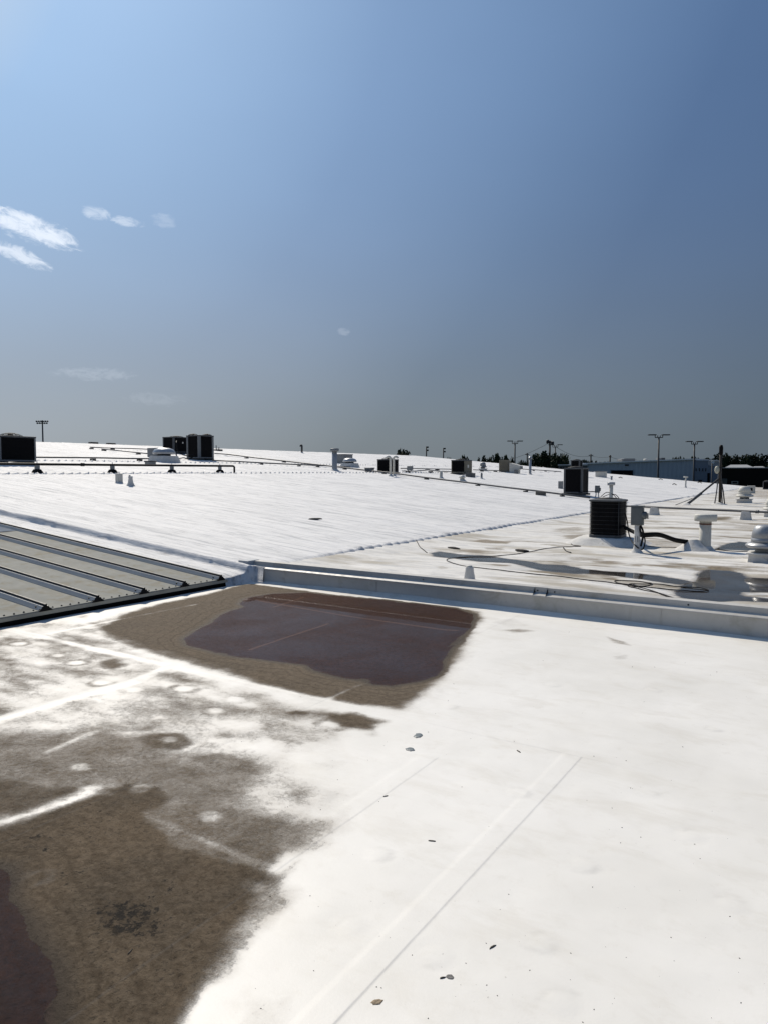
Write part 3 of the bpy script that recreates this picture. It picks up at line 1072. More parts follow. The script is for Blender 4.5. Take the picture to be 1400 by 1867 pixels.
def build_metal():
    t = thing('metal_roof', 'bare grey standing seam metal roof with five dark ribs beside the pond', 'roof', (T_M, 0, ZM0))
    ribs = [6.90 - .64 * i for i in range(0, 16)]
    L = 26.0
    ux = Vector((-1, 0, SLOPE))
    pan = MB()
    w2 = .64 - .125
    seg = 24

    def pm(width):
        mb = MB()
        vs, fs = [], []
        for i in range(seg + 1):
            k = L * (i / seg) ** 1.5
            for j in range(9):
                y = -width / 2 + width * j / 8
                z = .0025 * math.sin(i * 1.7 + j) - .003 * (1 - (2 * j / 8 - 1) ** 2)
                vs.append((-k, y, k * SLOPE + z))
        for i in range(seg):
            for j in range(8):
                a = i * 9 + j
                fs.append((a, a + 1, a + 10, a + 9))
        mb.add(vs, fs, True)
        # turned-down front edge
        mb.add([(.0, -width / 2, 0), (.0, width / 2, 0), (.004, width / 2, -.014), (.004, -width / 2, -.014)], [(0, 3, 2, 1)])
        return mb.mesh('panel', M_GALV)
    pme = pm(w2)
    # trapezoid rib and upright folded seam
    rb = MB()
    prof = [(-.063, -.002), (-.032, .040), (.032, .040), (.063, -.002)]
    vs = [(0, y, z) for y, z in prof] + [(-L, y, z + L * SLOPE) for y, z in prof]
    rb.add(vs, [(0, 1, 5, 4), (1, 2, 6, 5), (2, 3, 7, 6)])
    for y0 in (-.078, .070):     # little stiffening bead at each foot
        vs = [(.0, y0, .0), (.0, y0 + .004, .008), (.0, y0 + .008, .0)]
        vs += [(-L, y, z + L * SLOPE) for _x, y, z in vs]
        rb.add(vs, [(0, 1, 4, 3), (1, 2, 5, 4)])
    rme = rb.mesh('rib', M_GALV_RIB)
    sm = MB()
    vs = []
    for k in (0, L):
        for y, z in ((-.010, .041), (-.010, .063), (.010, .063), (.010, .041)):
            vs.append((.004 - k, y, z + k * SLOPE))
    sm.add(vs, [(0, 1, 5, 4), (1, 2, 6, 5), (2, 3, 7, 6), (0, 3, 2, 1)])
    sme = sm.mesh('seam_cap', M_SEAM)
    cl = MB()
    r0 = random.Random(3)
    pts = [(-.075, -.012), (-.06, .006), (-.046, .022), (-.030, .038), (-.012, .042), (-.009, .062), (.009, .064), (.012, .040), (.028, .038), (.040, .020), (.058, .010), (.074, -.012)]
    pts = [(y + r0.uniform(-.003, .003), z + r0.uniform(-.003, .003)) for y, z in pts]
    n = len(pts)
    cl.add([(.010, y, z) for y, z in pts] + [(-.03, y, z) for y, z in pts], [tuple(range(n))] + [(i, i + n, (i + 1) % n + n, (i + 1) % n) for i in range(n)])
    cme = cl.mesh('rib_closure', M_CLOSE)
    scm = MB().lathe([(.011, 0), (.011, .004), (.006, .006), (.006, .011)], n=8).mesh('screw', M_SCREW)
    for i, y in enumerate(ribs):
        ro = link('rib', rme, t)
        ro.location = (0, y, 0)
        so_ = link('seam_cap', sme, ro)
        co_ = link('rib_closure', cme, ro)
        co_.location = (.002, 0, 0)
        if i < 9:
            s = link('screw', scm, ro)
            s.location = (-.10, -.047, .028)
            s.rotation_euler = (R(52), 0, 0)
        if i < 15:
            p = link('panel', pme, t)
            p.location = (0, y - .32, 0)
            if i < 8:
                for k in range(5):
                    s = link('screw', scm, p)
                    s.location = (-.045, -.21 + .105 * k, .0035)
    # added sheet, its blue colour painting a shadowed, reflecting patch of the pan
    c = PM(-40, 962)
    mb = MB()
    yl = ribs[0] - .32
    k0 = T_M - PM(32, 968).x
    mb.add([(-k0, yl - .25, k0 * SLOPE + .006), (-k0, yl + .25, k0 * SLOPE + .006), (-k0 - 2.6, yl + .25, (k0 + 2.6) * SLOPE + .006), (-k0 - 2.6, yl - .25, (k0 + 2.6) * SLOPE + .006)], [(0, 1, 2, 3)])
    o = mb.obj('shade_patch_sheet', mat('shade_patch_blue', (.04, .075, .13), .7, 0, .1, 2, spec=.08), t)
    o['label'] = 'added blue sheet imitating a shadow reflection on the metal roof'
    # eave trim, and a black box painting the shade in the gap under it
    tr = MB().box(-.012, -9, -.052, .006, 7.02, -.013)
    tr.obj('eave_trim', M_TRIM, t)
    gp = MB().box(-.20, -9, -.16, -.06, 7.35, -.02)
    gp.obj('eave_gap_shade', M_CLOSE, t)


# ---- sheet-metal kerb between the two roofs -------------------------------
M_KERB = mat('kerb_paint_grey', (.49, .475, .44), .5, .0, .08, 2.0, .10, 18, (.38, .36, .31), .10, .2)
M_KERBW = mat('kerb_cap_white', (.62, .63, .63), .4, .0, .05, 2.0)


def build_kerb():
    t = thing('roof_kerb', 'long low grey sheet metal kerb dividing the two white roofs', 'kerb', (0, S_K, 0))
    cuts = [-7.28, -2.86, 1.4, 6, 14]
    # profile (y, z) of the cap: back leg, top, front leg, ledge
    for a, b in zip(cuts[:-1], cuts[1:]):
        mb = MB()
        pr = [(.10, .20), (.10, .292), (.0, .286), (-.006, .230), (-.084, .203), (-.086, .192), (-.0, .192)]
        x0, x1 = a + .001, b - .001
        n = len(pr)
        mb.add([(x0, y, z) for y, z in pr] + [(x1, y, z) for y, z in pr], [(i, i + n, (i + 1) % n + n, (i + 1) % n) for i in range(n)] + [tuple(range(n)), tuple(range(2 * n - 1, n - 1, -1))])
        mb.obj('coping', M_KERB, t)
    # joint cover where two coping lengths lap
    mb = MB()
    pr = [(-.003, .288), (-.010, .227), (-.089, .200), (-.090, .188), (-.087, .188), (-.086, .204), (-.006, .232), (.0, .290)]
    n = len(pr)
    mb.add([(-2.93, y, z) for y, z in pr] + [(-2.78, y, z) for y, z in pr], [(i, i + n, (i + 1) % n + n, (i + 1) % n) for i in range(n)] + [tuple(range(n)), tuple(range(2 * n - 1, n - 1, -1))])
    mb.obj('joint_cover', M_KERB, t)
    for x in (-2.90, -2.70, -1.3, -4.4, .2):
        MB().lathe([(.008, 0), (.008, .003), (.004, .005), (.004, .009)], n=8).obj('screw', M_SCREW, t).matrix_local = Matrix.Translation((x, -.008, .25)) @ Matrix.Rotation(R(88), 4, 'X')
    wall = MB()
    vs, fs = [], []
    xs = [-7.28 + .22 * i for i in range(98)]
    for x in xs:
        wv = .003 * math.sin(x * 2.1) + .002 * math.sin(x * 5.3)
        vs += [(x, -.076 + wv * .2, .192), (x, -.074 + wv, .12), (x, -.077 + wv, .02), (x, -.09, -.03)]
    for i in range(len(xs) - 1):
        for k in range(3):
            a = i * 4 + k
            fs.append((a, a + 1, a + 5, a + 4))
    wall.add(vs, fs, True)
    wall.obj('face_sheet', M_KERB, t)
    # pinched sheet seams in the face
    for x in (-5.06, -1.55):
        MB().box(x, -.083, .03, x + .006, -.071, .190).obj('face_seam', M_KERB, t)
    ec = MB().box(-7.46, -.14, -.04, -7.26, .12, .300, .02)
    ec.obj('end_cap', mat('corner_foam_grey', (.40, .42, .43), .7, 0, .15, 8, .4, 40), t)  # dark grey corner block wrapped in foam


build_B()
build_C()
build_metal()
build_kerb()

# ================================================================== OBJECTS
M_BLACK = mat('coil_black', (.004, .004, .005), .6, 0, .25, 12)
M_FIN = mat('fin_dark', (.007, .007, .009), .7, 0, .2, 20)
M_FRAME = mat('cabinet_grey', (.075, .08, .085), .5, .1, .10, 5)
M_FRAMEL = mat('cabinet_light_grey', (.17, .178, .182), .5, .1, .10, 5)
M_TAN = mat('cabinet_tan', (.155, .140, .105), .6, 0, .14, 3, .1, 30, (.09, .08, .06), .05)
M_TOP = mat('fan_top_grey', (.075, .08, .085), .6, .0, .1, 5)
M_WIRE = mat('guard_wire', (.06, .063, .066), .6, 0, .1, 20)
M_FOAMP = mat('foam_painted', (.60, .59, .56), .75, 0, .10, 7, .6, 30, (.42, .40, .35), .08, .1)
M_VENT = mat('vent_white_paint', (.54, .53, .48), .55, 0, .10, 6, .15, 25, (.36, .33, .27), .06)
M_VENTG = mat('vent_grey_metal', (.33, .34, .35), .4, .35, .12, 5, .1, 25)
M_GREY = mat('plain_grey_steel', (.21, .22, .225), .5, .3, .12, 6)
M_DISC = mat('disconnect_grey', (.125, .138, .142), .5, .2, .10, 8)
M_PIPEB = mat('pipe_black', (.014, .014, .015), .5, 0, .25, 8)
M_PIPEG = mat('pipe_grey', (.10, .103, .107), .5, .2, .2, 3)
M_RUBBER = mat('rubber_black', (.012, .012, .012), .85, 0, .2, 10)
M_WOOD = mat('block_weathered_wood', (.10, .095, .085), .85, 0, .25, 12)
M_RUST = mat('rust', (.11, .045, .028), .8, 0, .3, 20)
M_STEEL = mat('galvanised', (.38, .39, .40), .38, .5, .15, 8)
M_CABLE = mat('cable_black', (.012, .012, .013), .6, 0, .2, 30)
M_POLE = mat('pole_dark', (.045, .045, .048), .6, .2, .15, .5)
M_WPOLE = mat('pole_wood', (.05, .042, .035), .85, 0, .2, 1)
M_LAMP = mat('lamp_head_dark', (.03, .03, .032), .5, .2, .1, 2)


def foot(px, py, surf='C'):
    """point on the actual (uneven) roof below the pixel"""
    p = PC(px, py) if surf == 'C' else PB(px, py)
    fn = zC if surf == 'C' else zB
    p.z = h_at(fn, p.x, p.y) - .004
    return p


# ---- rooftop condensers
def condenser(label, loc, w, d, h, pm=M_FRAME, fans=1, dome=.06, post=.05, midpost=0.0, group='rooftop condensing units', rails=True, fin_rows=14, solid=(), plate=None):
    """square cabinet: corner posts, dark coil on each side with fins, top with domed fan guard"""
    t = thing('condenser_unit', label, 'air conditioner', loc, group)
    z0 = .09 if rails else .0
    if rails:
        for s in (-1, 1):
            MB().box(-w / 2 - .12, s * d * .36 - .045, 0, w / 2 + .12, s * d * .36 + .045, .088).obj('skid_rail', M_WOOD, t)
    MB().box(-w / 2, -d / 2, z0, w / 2, d / 2, z0 + .06, .008).obj('base_pan', pm, t)
    MB().box(-w / 2 + .03, -d / 2 + .03, z0 + .06, w / 2 - .03, d / 2 - .03, h - .06).obj('coil', M_BLACK, t)
    for sx in (-1, 1):
        for sy in (-1, 1):
            x0, y0 = sx * (w / 2 - post / 2), sy * (d / 2 - post / 2)
            MB().box(x0 - post / 2, y0 - post / 2, z0 + .061, x0 + post / 2, y0 + post / 2, h - .061, .006).obj('corner_post', pm, t)
    if midpost:
        MB().box(w / 2 - .03, -midpost / 2, z0 + .061, w / 2 + .004, midpost / 2, h - .061).obj('mid_post', pm, t)
    fr = MB()
    for i in range(fin_rows):
        z = z0 + .11 + (h - z0 - .22) * i / (fin_rows - 1)
        fr.box(-w / 2 + post, -d / 2 + .012, z, w / 2 - post, -d / 2 + .028, z + .012)
        fr.box(w / 2 - .028, -d / 2 + post, z, w / 2 - .012, d / 2 - post, z + .012)
    fr.obj('louvre', M_FIN, t)
    for (face, m_) in solid:
        if face == 'x':
            MB().box(w / 2 - .012, -d / 2 + post, z0 + .07, w / 2 + .003, d / 2 - post, h - .07).obj('side_panel', m_, t)
        else:
            MB().box(-w / 2 + post, -d / 2 - .003, z0 + .07, w / 2 - post, -d / 2 + .012, h - .07).obj('side_panel', m_, t)
    if plate:
        MB().box(w / 2 + .004, d * plate[0] - plate[2], h * plate[1] - plate[2], w / 2 + .009, d * plate[0] + plate[2], h * plate[1] + plate[2]).obj('rating_plate', M_VENT, t)
    MB().box(-w / 2 - .012, -d / 2 - .012, h - .06, w / 2 + .012, d / 2 + .012, h, .012).obj('top_cover', M_TOP, t)
    for k in range(fans):
        cx = 0 if fans == 1 else (k - .5) * w * .5
        cy = 0 if fans == 1 else (k - .5) * d * .5
        rr = min(w, d) * (.42 if fans == 1 else .27)
        g = MB()
        g.lathe([(rr, h - .001), (rr, h + .02), (rr - .02, h + .02), (rr - .02, h - .001)], (cx, cy, 0), 20)
        for q in range(1, 5):
            r_ = rr * q / 5
            zz = h + .02 + dome * (1 - (q / 5) ** 2)
            g.tube([(cx + r_ * math.cos(a), cy + r_ * math.sin(a), zz) for a in [2 * math.pi * i / 18 for i in range(19)]], .006, 4)
        for i in range(8):
            a = math.pi * i / 8
            g.tube([(cx + rr * u * math.cos(a), cy + rr * u * math.sin(a), h + .02 + dome * (1 - u * u)) for u in (-1, -.6, -.2, .2, .6, 1)], .006, 4)
        gd = g.obj('fan_guard', M_WIRE, t)
        b = MB().lathe([(.09, h - .05), (.09, h + dome * .8), (.02, h + dome * .95)], (cx, cy, 0), 12)
        b.obj('fan_motor', M_BLACK, gd)
    return t


def front_condenser():
    p = foot(1107, 992, 'B')
    t = thing('condenser_unit', 'black rounded condenser with square wire guard on a white foam pad, nearest unit', 'air conditioner', p, 'rooftop condensing units')
    W = .64
    h = .90
    z0 = .13

    def ring(hw, z, r=.12, n=6):
        pts = []
        for cx, cy, a0 in ((1, 1, 0), (-1, 1, 90), (-1, -1, 180), (1, -1, 270)):
            for i in range(n + 1):
                a = R(a0 + 90 * i / n)
                pts.append((cx * (hw - r) + r * math.cos(a), cy * (hw - r) + r * math.sin(a), z))
        return pts

    def loft(mb, rings, smooth=False):
        n = len(rings[0])
        vs = [v for rg in rings for v in rg]
        fs = []
        for k in range(len(rings) - 1):
            for i in range(n):
                j = (i + 1) % n
                fs.append((k * n + i, k * n + j, (k + 1) * n + j, (k + 1) * n + i))
        fs.append(tuple(range(n - 1, -1, -1)))
        fs.append(tuple((len(rings) - 1) * n + i for i in range(n)))
        return mb.add(vs, fs, smooth)
    loft(MB(), [ring(W / 2 - .02, z0 + .05), ring(W / 2 - .02, h - .04)]).obj('coil', M_BLACK, t)
    loft(MB(), [ring(W / 2, z0), ring(W / 2, z0 + .05), ring(W / 2 - .008, z0 + .055)]).obj('base_pan', M_FRAME, t)
    loft(MB(), [ring(W / 2 + .004, h - .045), ring(W / 2 + .012, h - .04), ring(W / 2 + .012, h - .012), ring(W / 2 - .03, h), ring(W / 2 - .09, h + .004)]).obj('top_cover', M_FRAME, t)
    for k in range(8):
        z = z0 + .10 + (h - .09 - z0 - .10) * k / 7
        rg = ring(W / 2 - .002, z)
        MB().tube(rg + [rg[0]], .0022, 4, False).obj('guard_ring', M_WIRE, t)
    vw = MB()
    rg = ring(W / 2 - .006, 0)
    for f in (-.22, -.11, 0, .11, .22):
        for q in ((f, -(W / 2 - .004)), (W / 2 - .004, f)):
            vw.tube([(q[0], q[1], z0 + .055), (q[0], q[1], h - .045)], .0026, 4)
    vw.obj('guard_wire', M_FIN, t)
    for sx, sy in ((1, -1), (-1, -1), (1, 1)):
        cp = MB()
        a = sx * (W / 2 - .036)
        b = sy * (W / 2 - .036)
        cp.tube([(a, b, z0 + .05), (a, b, h - .045)], .006, 6)
        cp.obj('corner_rod', M_WIRE, t)
    g = MB()
    for q in range(1, 6):
        r_ = .27 * q / 5
        g.tube([(r_ * math.cos(a), r_ * math.sin(a), h + .008 + .02 * (1 - (q / 5) ** 2)) for a in [2 * math.pi * i / 20 for i in range(21)]], .004, 4)
    g.obj('fan_guard', M_WIRE, t)
    MB().lathe([(.20, h - .3), (.20, h - .002), (.02, h)], n=16).obj('fan_motor', M_BLACK, t)
    # foam pad
    pad = MB()
    rr = random.Random(5)
    vs, fs = [], []
    n = 40
    for lvl, (gx, gy, z) in enumerate(((.86, .74, -.03), (.70, .60, .04), (.62, .52, .10), (.56, .48, .125), (.2, .2, .13))):
        for i in range(n):
            a = 2 * math.pi * i / n
            c, s_ = math.cos(a), math.sin(a)
            k = 1 / max(abs(c) ** 4 + abs(s_) ** 4, 1e-6) ** .25
            j = 1 + rr.uniform(-.03, .03) * (lvl < 3)
            vs.append((gx * k * c * j + .03, gy * k * s_ * j, z + rr.uniform(-.006, .006)))
    for k in range(4):
        for i in range(n):
            j = (i + 1) % n
            fs.append((k * n + i, k * n + j, (k + 1) * n + j, (k + 1) * n + i))
    fs.append(tuple(4 * n + i for i in range(n)))
    pad.add(vs, fs, True)
    pd = pad.obj('foam_pad', M_FOAMP)
    pd.location = p
    setp(pd, 'lumpy white foam pad under the nearest black condenser', 'equipment pad')
    return t, p


def vent_stack(label, loc, r, h, cap_r, cap_h, m=M_VENT, capm=None, ring_z=None, base=True, lean=0.0, cat='vent pipe', group='vent stacks on the roof', cone=False):
    t = thing('vent_stack', label, cat, loc, group)
    MB().lathe([(r * 1.02, -.05), (r, .0), (r, h - cap_h * .5)], n=18).obj('pipe', m, t)
    capm = capm or m
    c = MB()
    if cone:
        c.lathe([(cap_r, h - cap_h), (cap_r, h - cap_h * .75), (cap_r * .12, h), (.001, h)], n=18)
    else:
        c.lathe([(r * 1.05, h - cap_h), (cap_r * .97, h - cap_h * .98), (cap_r, h - cap_h * .6), (cap_r, h - cap_h * .1), (cap_r * .93, h), (cap_r * .5, h + cap_h * .05)], n=18)
    c.obj('cap', capm, t)
    if ring_z:
        MB().lathe([(r * 1.02, ring_z - .013), (r * 1.05, ring_z - .008), (r * 1.05, ring_z + .008), (r * 1.02, ring_z + .013)], n=18).obj('clamp_band', M_RUST, t)
    if base:
        MB().lathe([(r * 2.3, -.05), (r * 1.75, .012), (r * 1.35, .05), (r * 1.08, .085)], n=18).obj('foam_flashing', M_FOAMP, t)
    return t


def roof_fan(label, loc, s=1.0, m=M_VENT, cm=M_FOAMP, group='mushroom exhaust fans'):
    """curb, neck, wide flange and domed motor cover; s = overall width"""
    t = thing('exhaust_fan', label, 'roof fan', loc, group)
    MB().box(-.40 * s, -.40 * s, -.06, .40 * s, .40 * s, .22 * s, .015, .03 * s).obj('curb', cm, t)
    MB().box(-.43 * s, -.43 * s, .20 * s, .43 * s, .43 * s, .245 * s, .01).obj('curb_cap', cm, t)
    MB().lathe([(.27 * s, .24 * s), (.25 * s, .30 * s), (.27 * s, .36 * s)], n=24).obj('neck', M_GREY, t)
    MB().lathe([(.27 * s, .355 * s), (.44 * s, .37 * s), (.50 * s, .42 * s), (.49 * s, .45 * s), (.42 * s, .50 * s), (.375 * s, .515 * s)], n=28).obj('windband', m, t)
    MB().lathe([(.36 * s, .505 * s), (.36 * s, .62 * s), (.345 * s, .63 * s), (.345 * s, .645 * s), (.355 * s, .65 * s), (.33 * s, .80 * s), (.28 * s, .93 * s), (.20 * s, .985 * s), (.02 * s, 1.0 * s)], n=28).obj('motor_dome', m, t)
    return t


def low_fan(label, loc, s=1.0):
    t = thing('exhaust_fan', label, 'roof fan', loc, 'mushroom exhaust fans')
    MB().box(-.55 * s, -.55 * s, -.10, .55 * s, .55 * s, .26 * s, .03, .10 * s).obj('curb', M_FOAMP, t)
    MB().lathe([(.30 * s, .25 * s), (.30 * s, .38 * s)], n=20).obj('neck', M_BLACK, t)
    MB().lathe([(.46 * s, .33 * s), (.52 * s, .36 * s), (.50 * s, .45 * s), (.42 * s, .56 * s), (.24 * s, .62 * s), (.02, .63 * s)], n=24).obj('hood', M_STEEL, t)
    return t


def box_thing(name, label, cat, loc, w, d, h, m, lid=None, extra=None, group=None, taper=0.0, bev=.012):
    t = thing(name, label, cat, loc, group)
    MB().box(-w / 2, -d / 2, -.04, w / 2, d / 2, h, bev, taper).obj('housing', m, t)
    if lid:
        MB().box(-w / 2 - .03, -d / 2 - .03, h - .004, w / 2 + .03, d / 2 + .03, h + .05, .012).obj('lid', lid, t)
    return t


def pipe_on_blocks(label, pts, r, m, lift, blocks, bl=(.30, .10, .09), cat='pipe', fn=None, group='pipes across the foam roof', elbow=None, name='roof_pipe', blockm=M_WOOD):
    """straight run lying over the roof with its supports as parts"""
    fn = fn or zC
    P = []
    for i in range(len(pts) - 1):
        a, b = Vector(pts[i]), Vector(pts[i + 1])
        n = max(2, int((b - a).length / 1.2))
        P += [a.lerp(b, k / n) for k in range(n)]
    P.append(Vector(pts[-1]))
    o = P[0].copy()
    o.z = h_at(fn, o.x, o.y)
    t = thing(name, label, cat, o, group)
    Q = []
    for p in P:
        Q.append(Vector((p.x, p.y, h_at(fn, p.x, p.y) + lift)) - o)
    MB().tube(Q, r, 8).obj('pipe', m, t)
    for k, f in enumerate(blocks):
        i = f * (len(Q) - 1)
        a = Q[int(i)].lerp(Q[min(int(i) + 1, len(Q) - 1)], i - int(i))
        d = Q[min(int(i) + 1, len(Q) - 1)] - Q[max(int(i) - 1, 0)]
        ang = math.atan2(d.y, d.x) + math.pi / 2
        b = MB().box(-bl[0] / 2, -bl[1] / 2, -.02, bl[0] / 2, bl[1] / 2, max(.03, lift - r), .008).obj('support_block', blockm, t)
        w = a + o
        b.location = (a.x, a.y, h_at(fn, w.x, w.y) - o.z)
        b.rotation_euler = (0, 0, ang)
    return t


# ================================================================== placing
def place_front_group():
    t, p = front_condenser()
    # disconnect switch on its foam-covered post
    q = foot(1160, 1010, 'B')
    d = thing('disconnect_switch', 'grey disconnect box with a lever on a foam covered post beside the nearest condenser', 'electrical box', q, 'electrical disconnects')
    rr = random.Random(9)
    MB().lathe([(.20, -.05), (.12, .0), (.075, .05), (.055, .12), (.05, .4), (.045, .56)], n=14).obj('post', M_FOAMP, d)
    bx = MB().box(-.105, -.06, .50, .105, .06, .84, .012).obj('box_body', M_DISC, d)
    MB().box(-.112, -.068, .83, .112, .07, .853, .006).obj('box_hood', M_DISC, bx)
    MB().box(-.095, -.068, .52, .095, -.058, .82, .006).obj('box_door', M_DISC, d)
    MB().lathe([(.07, -.03), (.07, .03), (.05, .045)], n=14).obj('switch_housing', M_DISC, d).matrix_local = Matrix.Translation((.12, -.01, .68)) @ Matrix.Rotation(R(90), 4, 'Y')
    MB().tube([(.15, -.03, .70), (.19, -.05, .72), (.19, -.05, .62)], .012, 6).obj('lever', M_GREY, d)
    for k, (a, b, c) in enumerate((((.03, -.0, .50), (.07, -.03, .38), (.09, .02, .33)), ((.05, .02, .50), (.10, .02, .36), (.07, .0, .12)))):
        MB().tube(bezier([a, b, c], 6), .018, 8).obj('conduit', M_PIPEB, d)
    MB().box(-.03, -.05, .20, .03, .05, .30).obj('strap', M_GREY, d)
    # insulated line set from the condenser to the foam cone
    c = foot(1262, 1004, 'B')
    c.z -= .0
    cone = thing('pipe_boot', 'white foam cone sealing the hose entry between condenser and rusty vent', 'pipe boot', c)
    MB().lathe([(.42, -.06), (.30, .02), (.20, .09), (.13, .16), (.09, .20), (.085, .205)], n=20).obj('foam_cone', M_FOAMP, cone)
    MB().lathe([(.17, .12), (.185, .135), (.185, .165), (.16, .19), (.10, .20)], (-.02, .10, .0), 16, sq=.8).obj('collar', M_FOAMP, cone)
    a = p + Vector((.32, -.02, .36))
    e = c + Vector((-.06, -.02, .16))
    mid1 = q + Vector((.05, .12, .33))
    run = bezier([a, a.lerp(mid1, .5) + Vector((0, 0, -.01)), mid1, mid1.lerp(e, .35) + Vector((0, 0, .05)), mid1.lerp(e, .7) + Vector((0, 0, .0)), e], 8)
    o = thing('line_set', 'thick black insulated hose sagging from the nearest condenser to the foam cone', 'hose', a)
    MB().tube([v - a for v in run], [.032 if i > 14 else .024 for i in range(len(run))], 10).obj('hose', M_RUBBER, o)
    MB().tube([v - a + Vector((.0, .03, -.045)) for v in run], .013, 8).obj('thin_line', M_PIPEB, o)
    w = p + Vector((.32, .05, .62))
    run = bezier([w, w + Vector((.06, -.03, -.18)), w + Vector((.12, -.12, -.42)), q + Vector((-.06, .02, .16)), q + Vector((.08, .04, .06)), q + Vector((.14, .0, .22)), q + Vector((.10, .0, .34))], 8)
    k = MB().tube([v - w for v in run], .012, 8).obj('electrical_whip', M_CABLE)
    k.location = w
    setp(k, 'thin black flexible conduit looping from condenser side to the disconnect box', 'cable')
    vent_stack('tall white vent with rust ring and wide round cap beside the foam cone', foot(1284, 1004, 'B'), .105, .68, .20, .13, M_VENT, M_VENT, .50)
    roof_fan('largest mushroom fan, cut by the right edge, behind the rain puddle', foot(1394, 1027, 'B'), .60, M_VENTG)
    f2 = roof_fan('white beehive fan standing alone behind the long grey pipe', foot(1356, 918, 'B'), .78, M_VENT)
    roof_fan('mushroom fan at the right edge just behind the long grey pipe', foot(1408, 944, 'B'), .62, M_VENT)
    # stub behind the kerb
    s = foot(855, 1060, 'B')
    st = thing('pipe_stub', 'short white foam coated stub just behind the grey kerb', 'pipe stub', s)
    MB().lathe([(.085, -.05), (.075, .03), (.058, .12), (.055, .17), (.048, .178)], n=12).obj('stub', M_FOAMP, st)
    MB().lathe([(.038, .17), (.038, .19), (.02, .195)], n=10).obj('plug', M_VENT, st)


place_front_group()


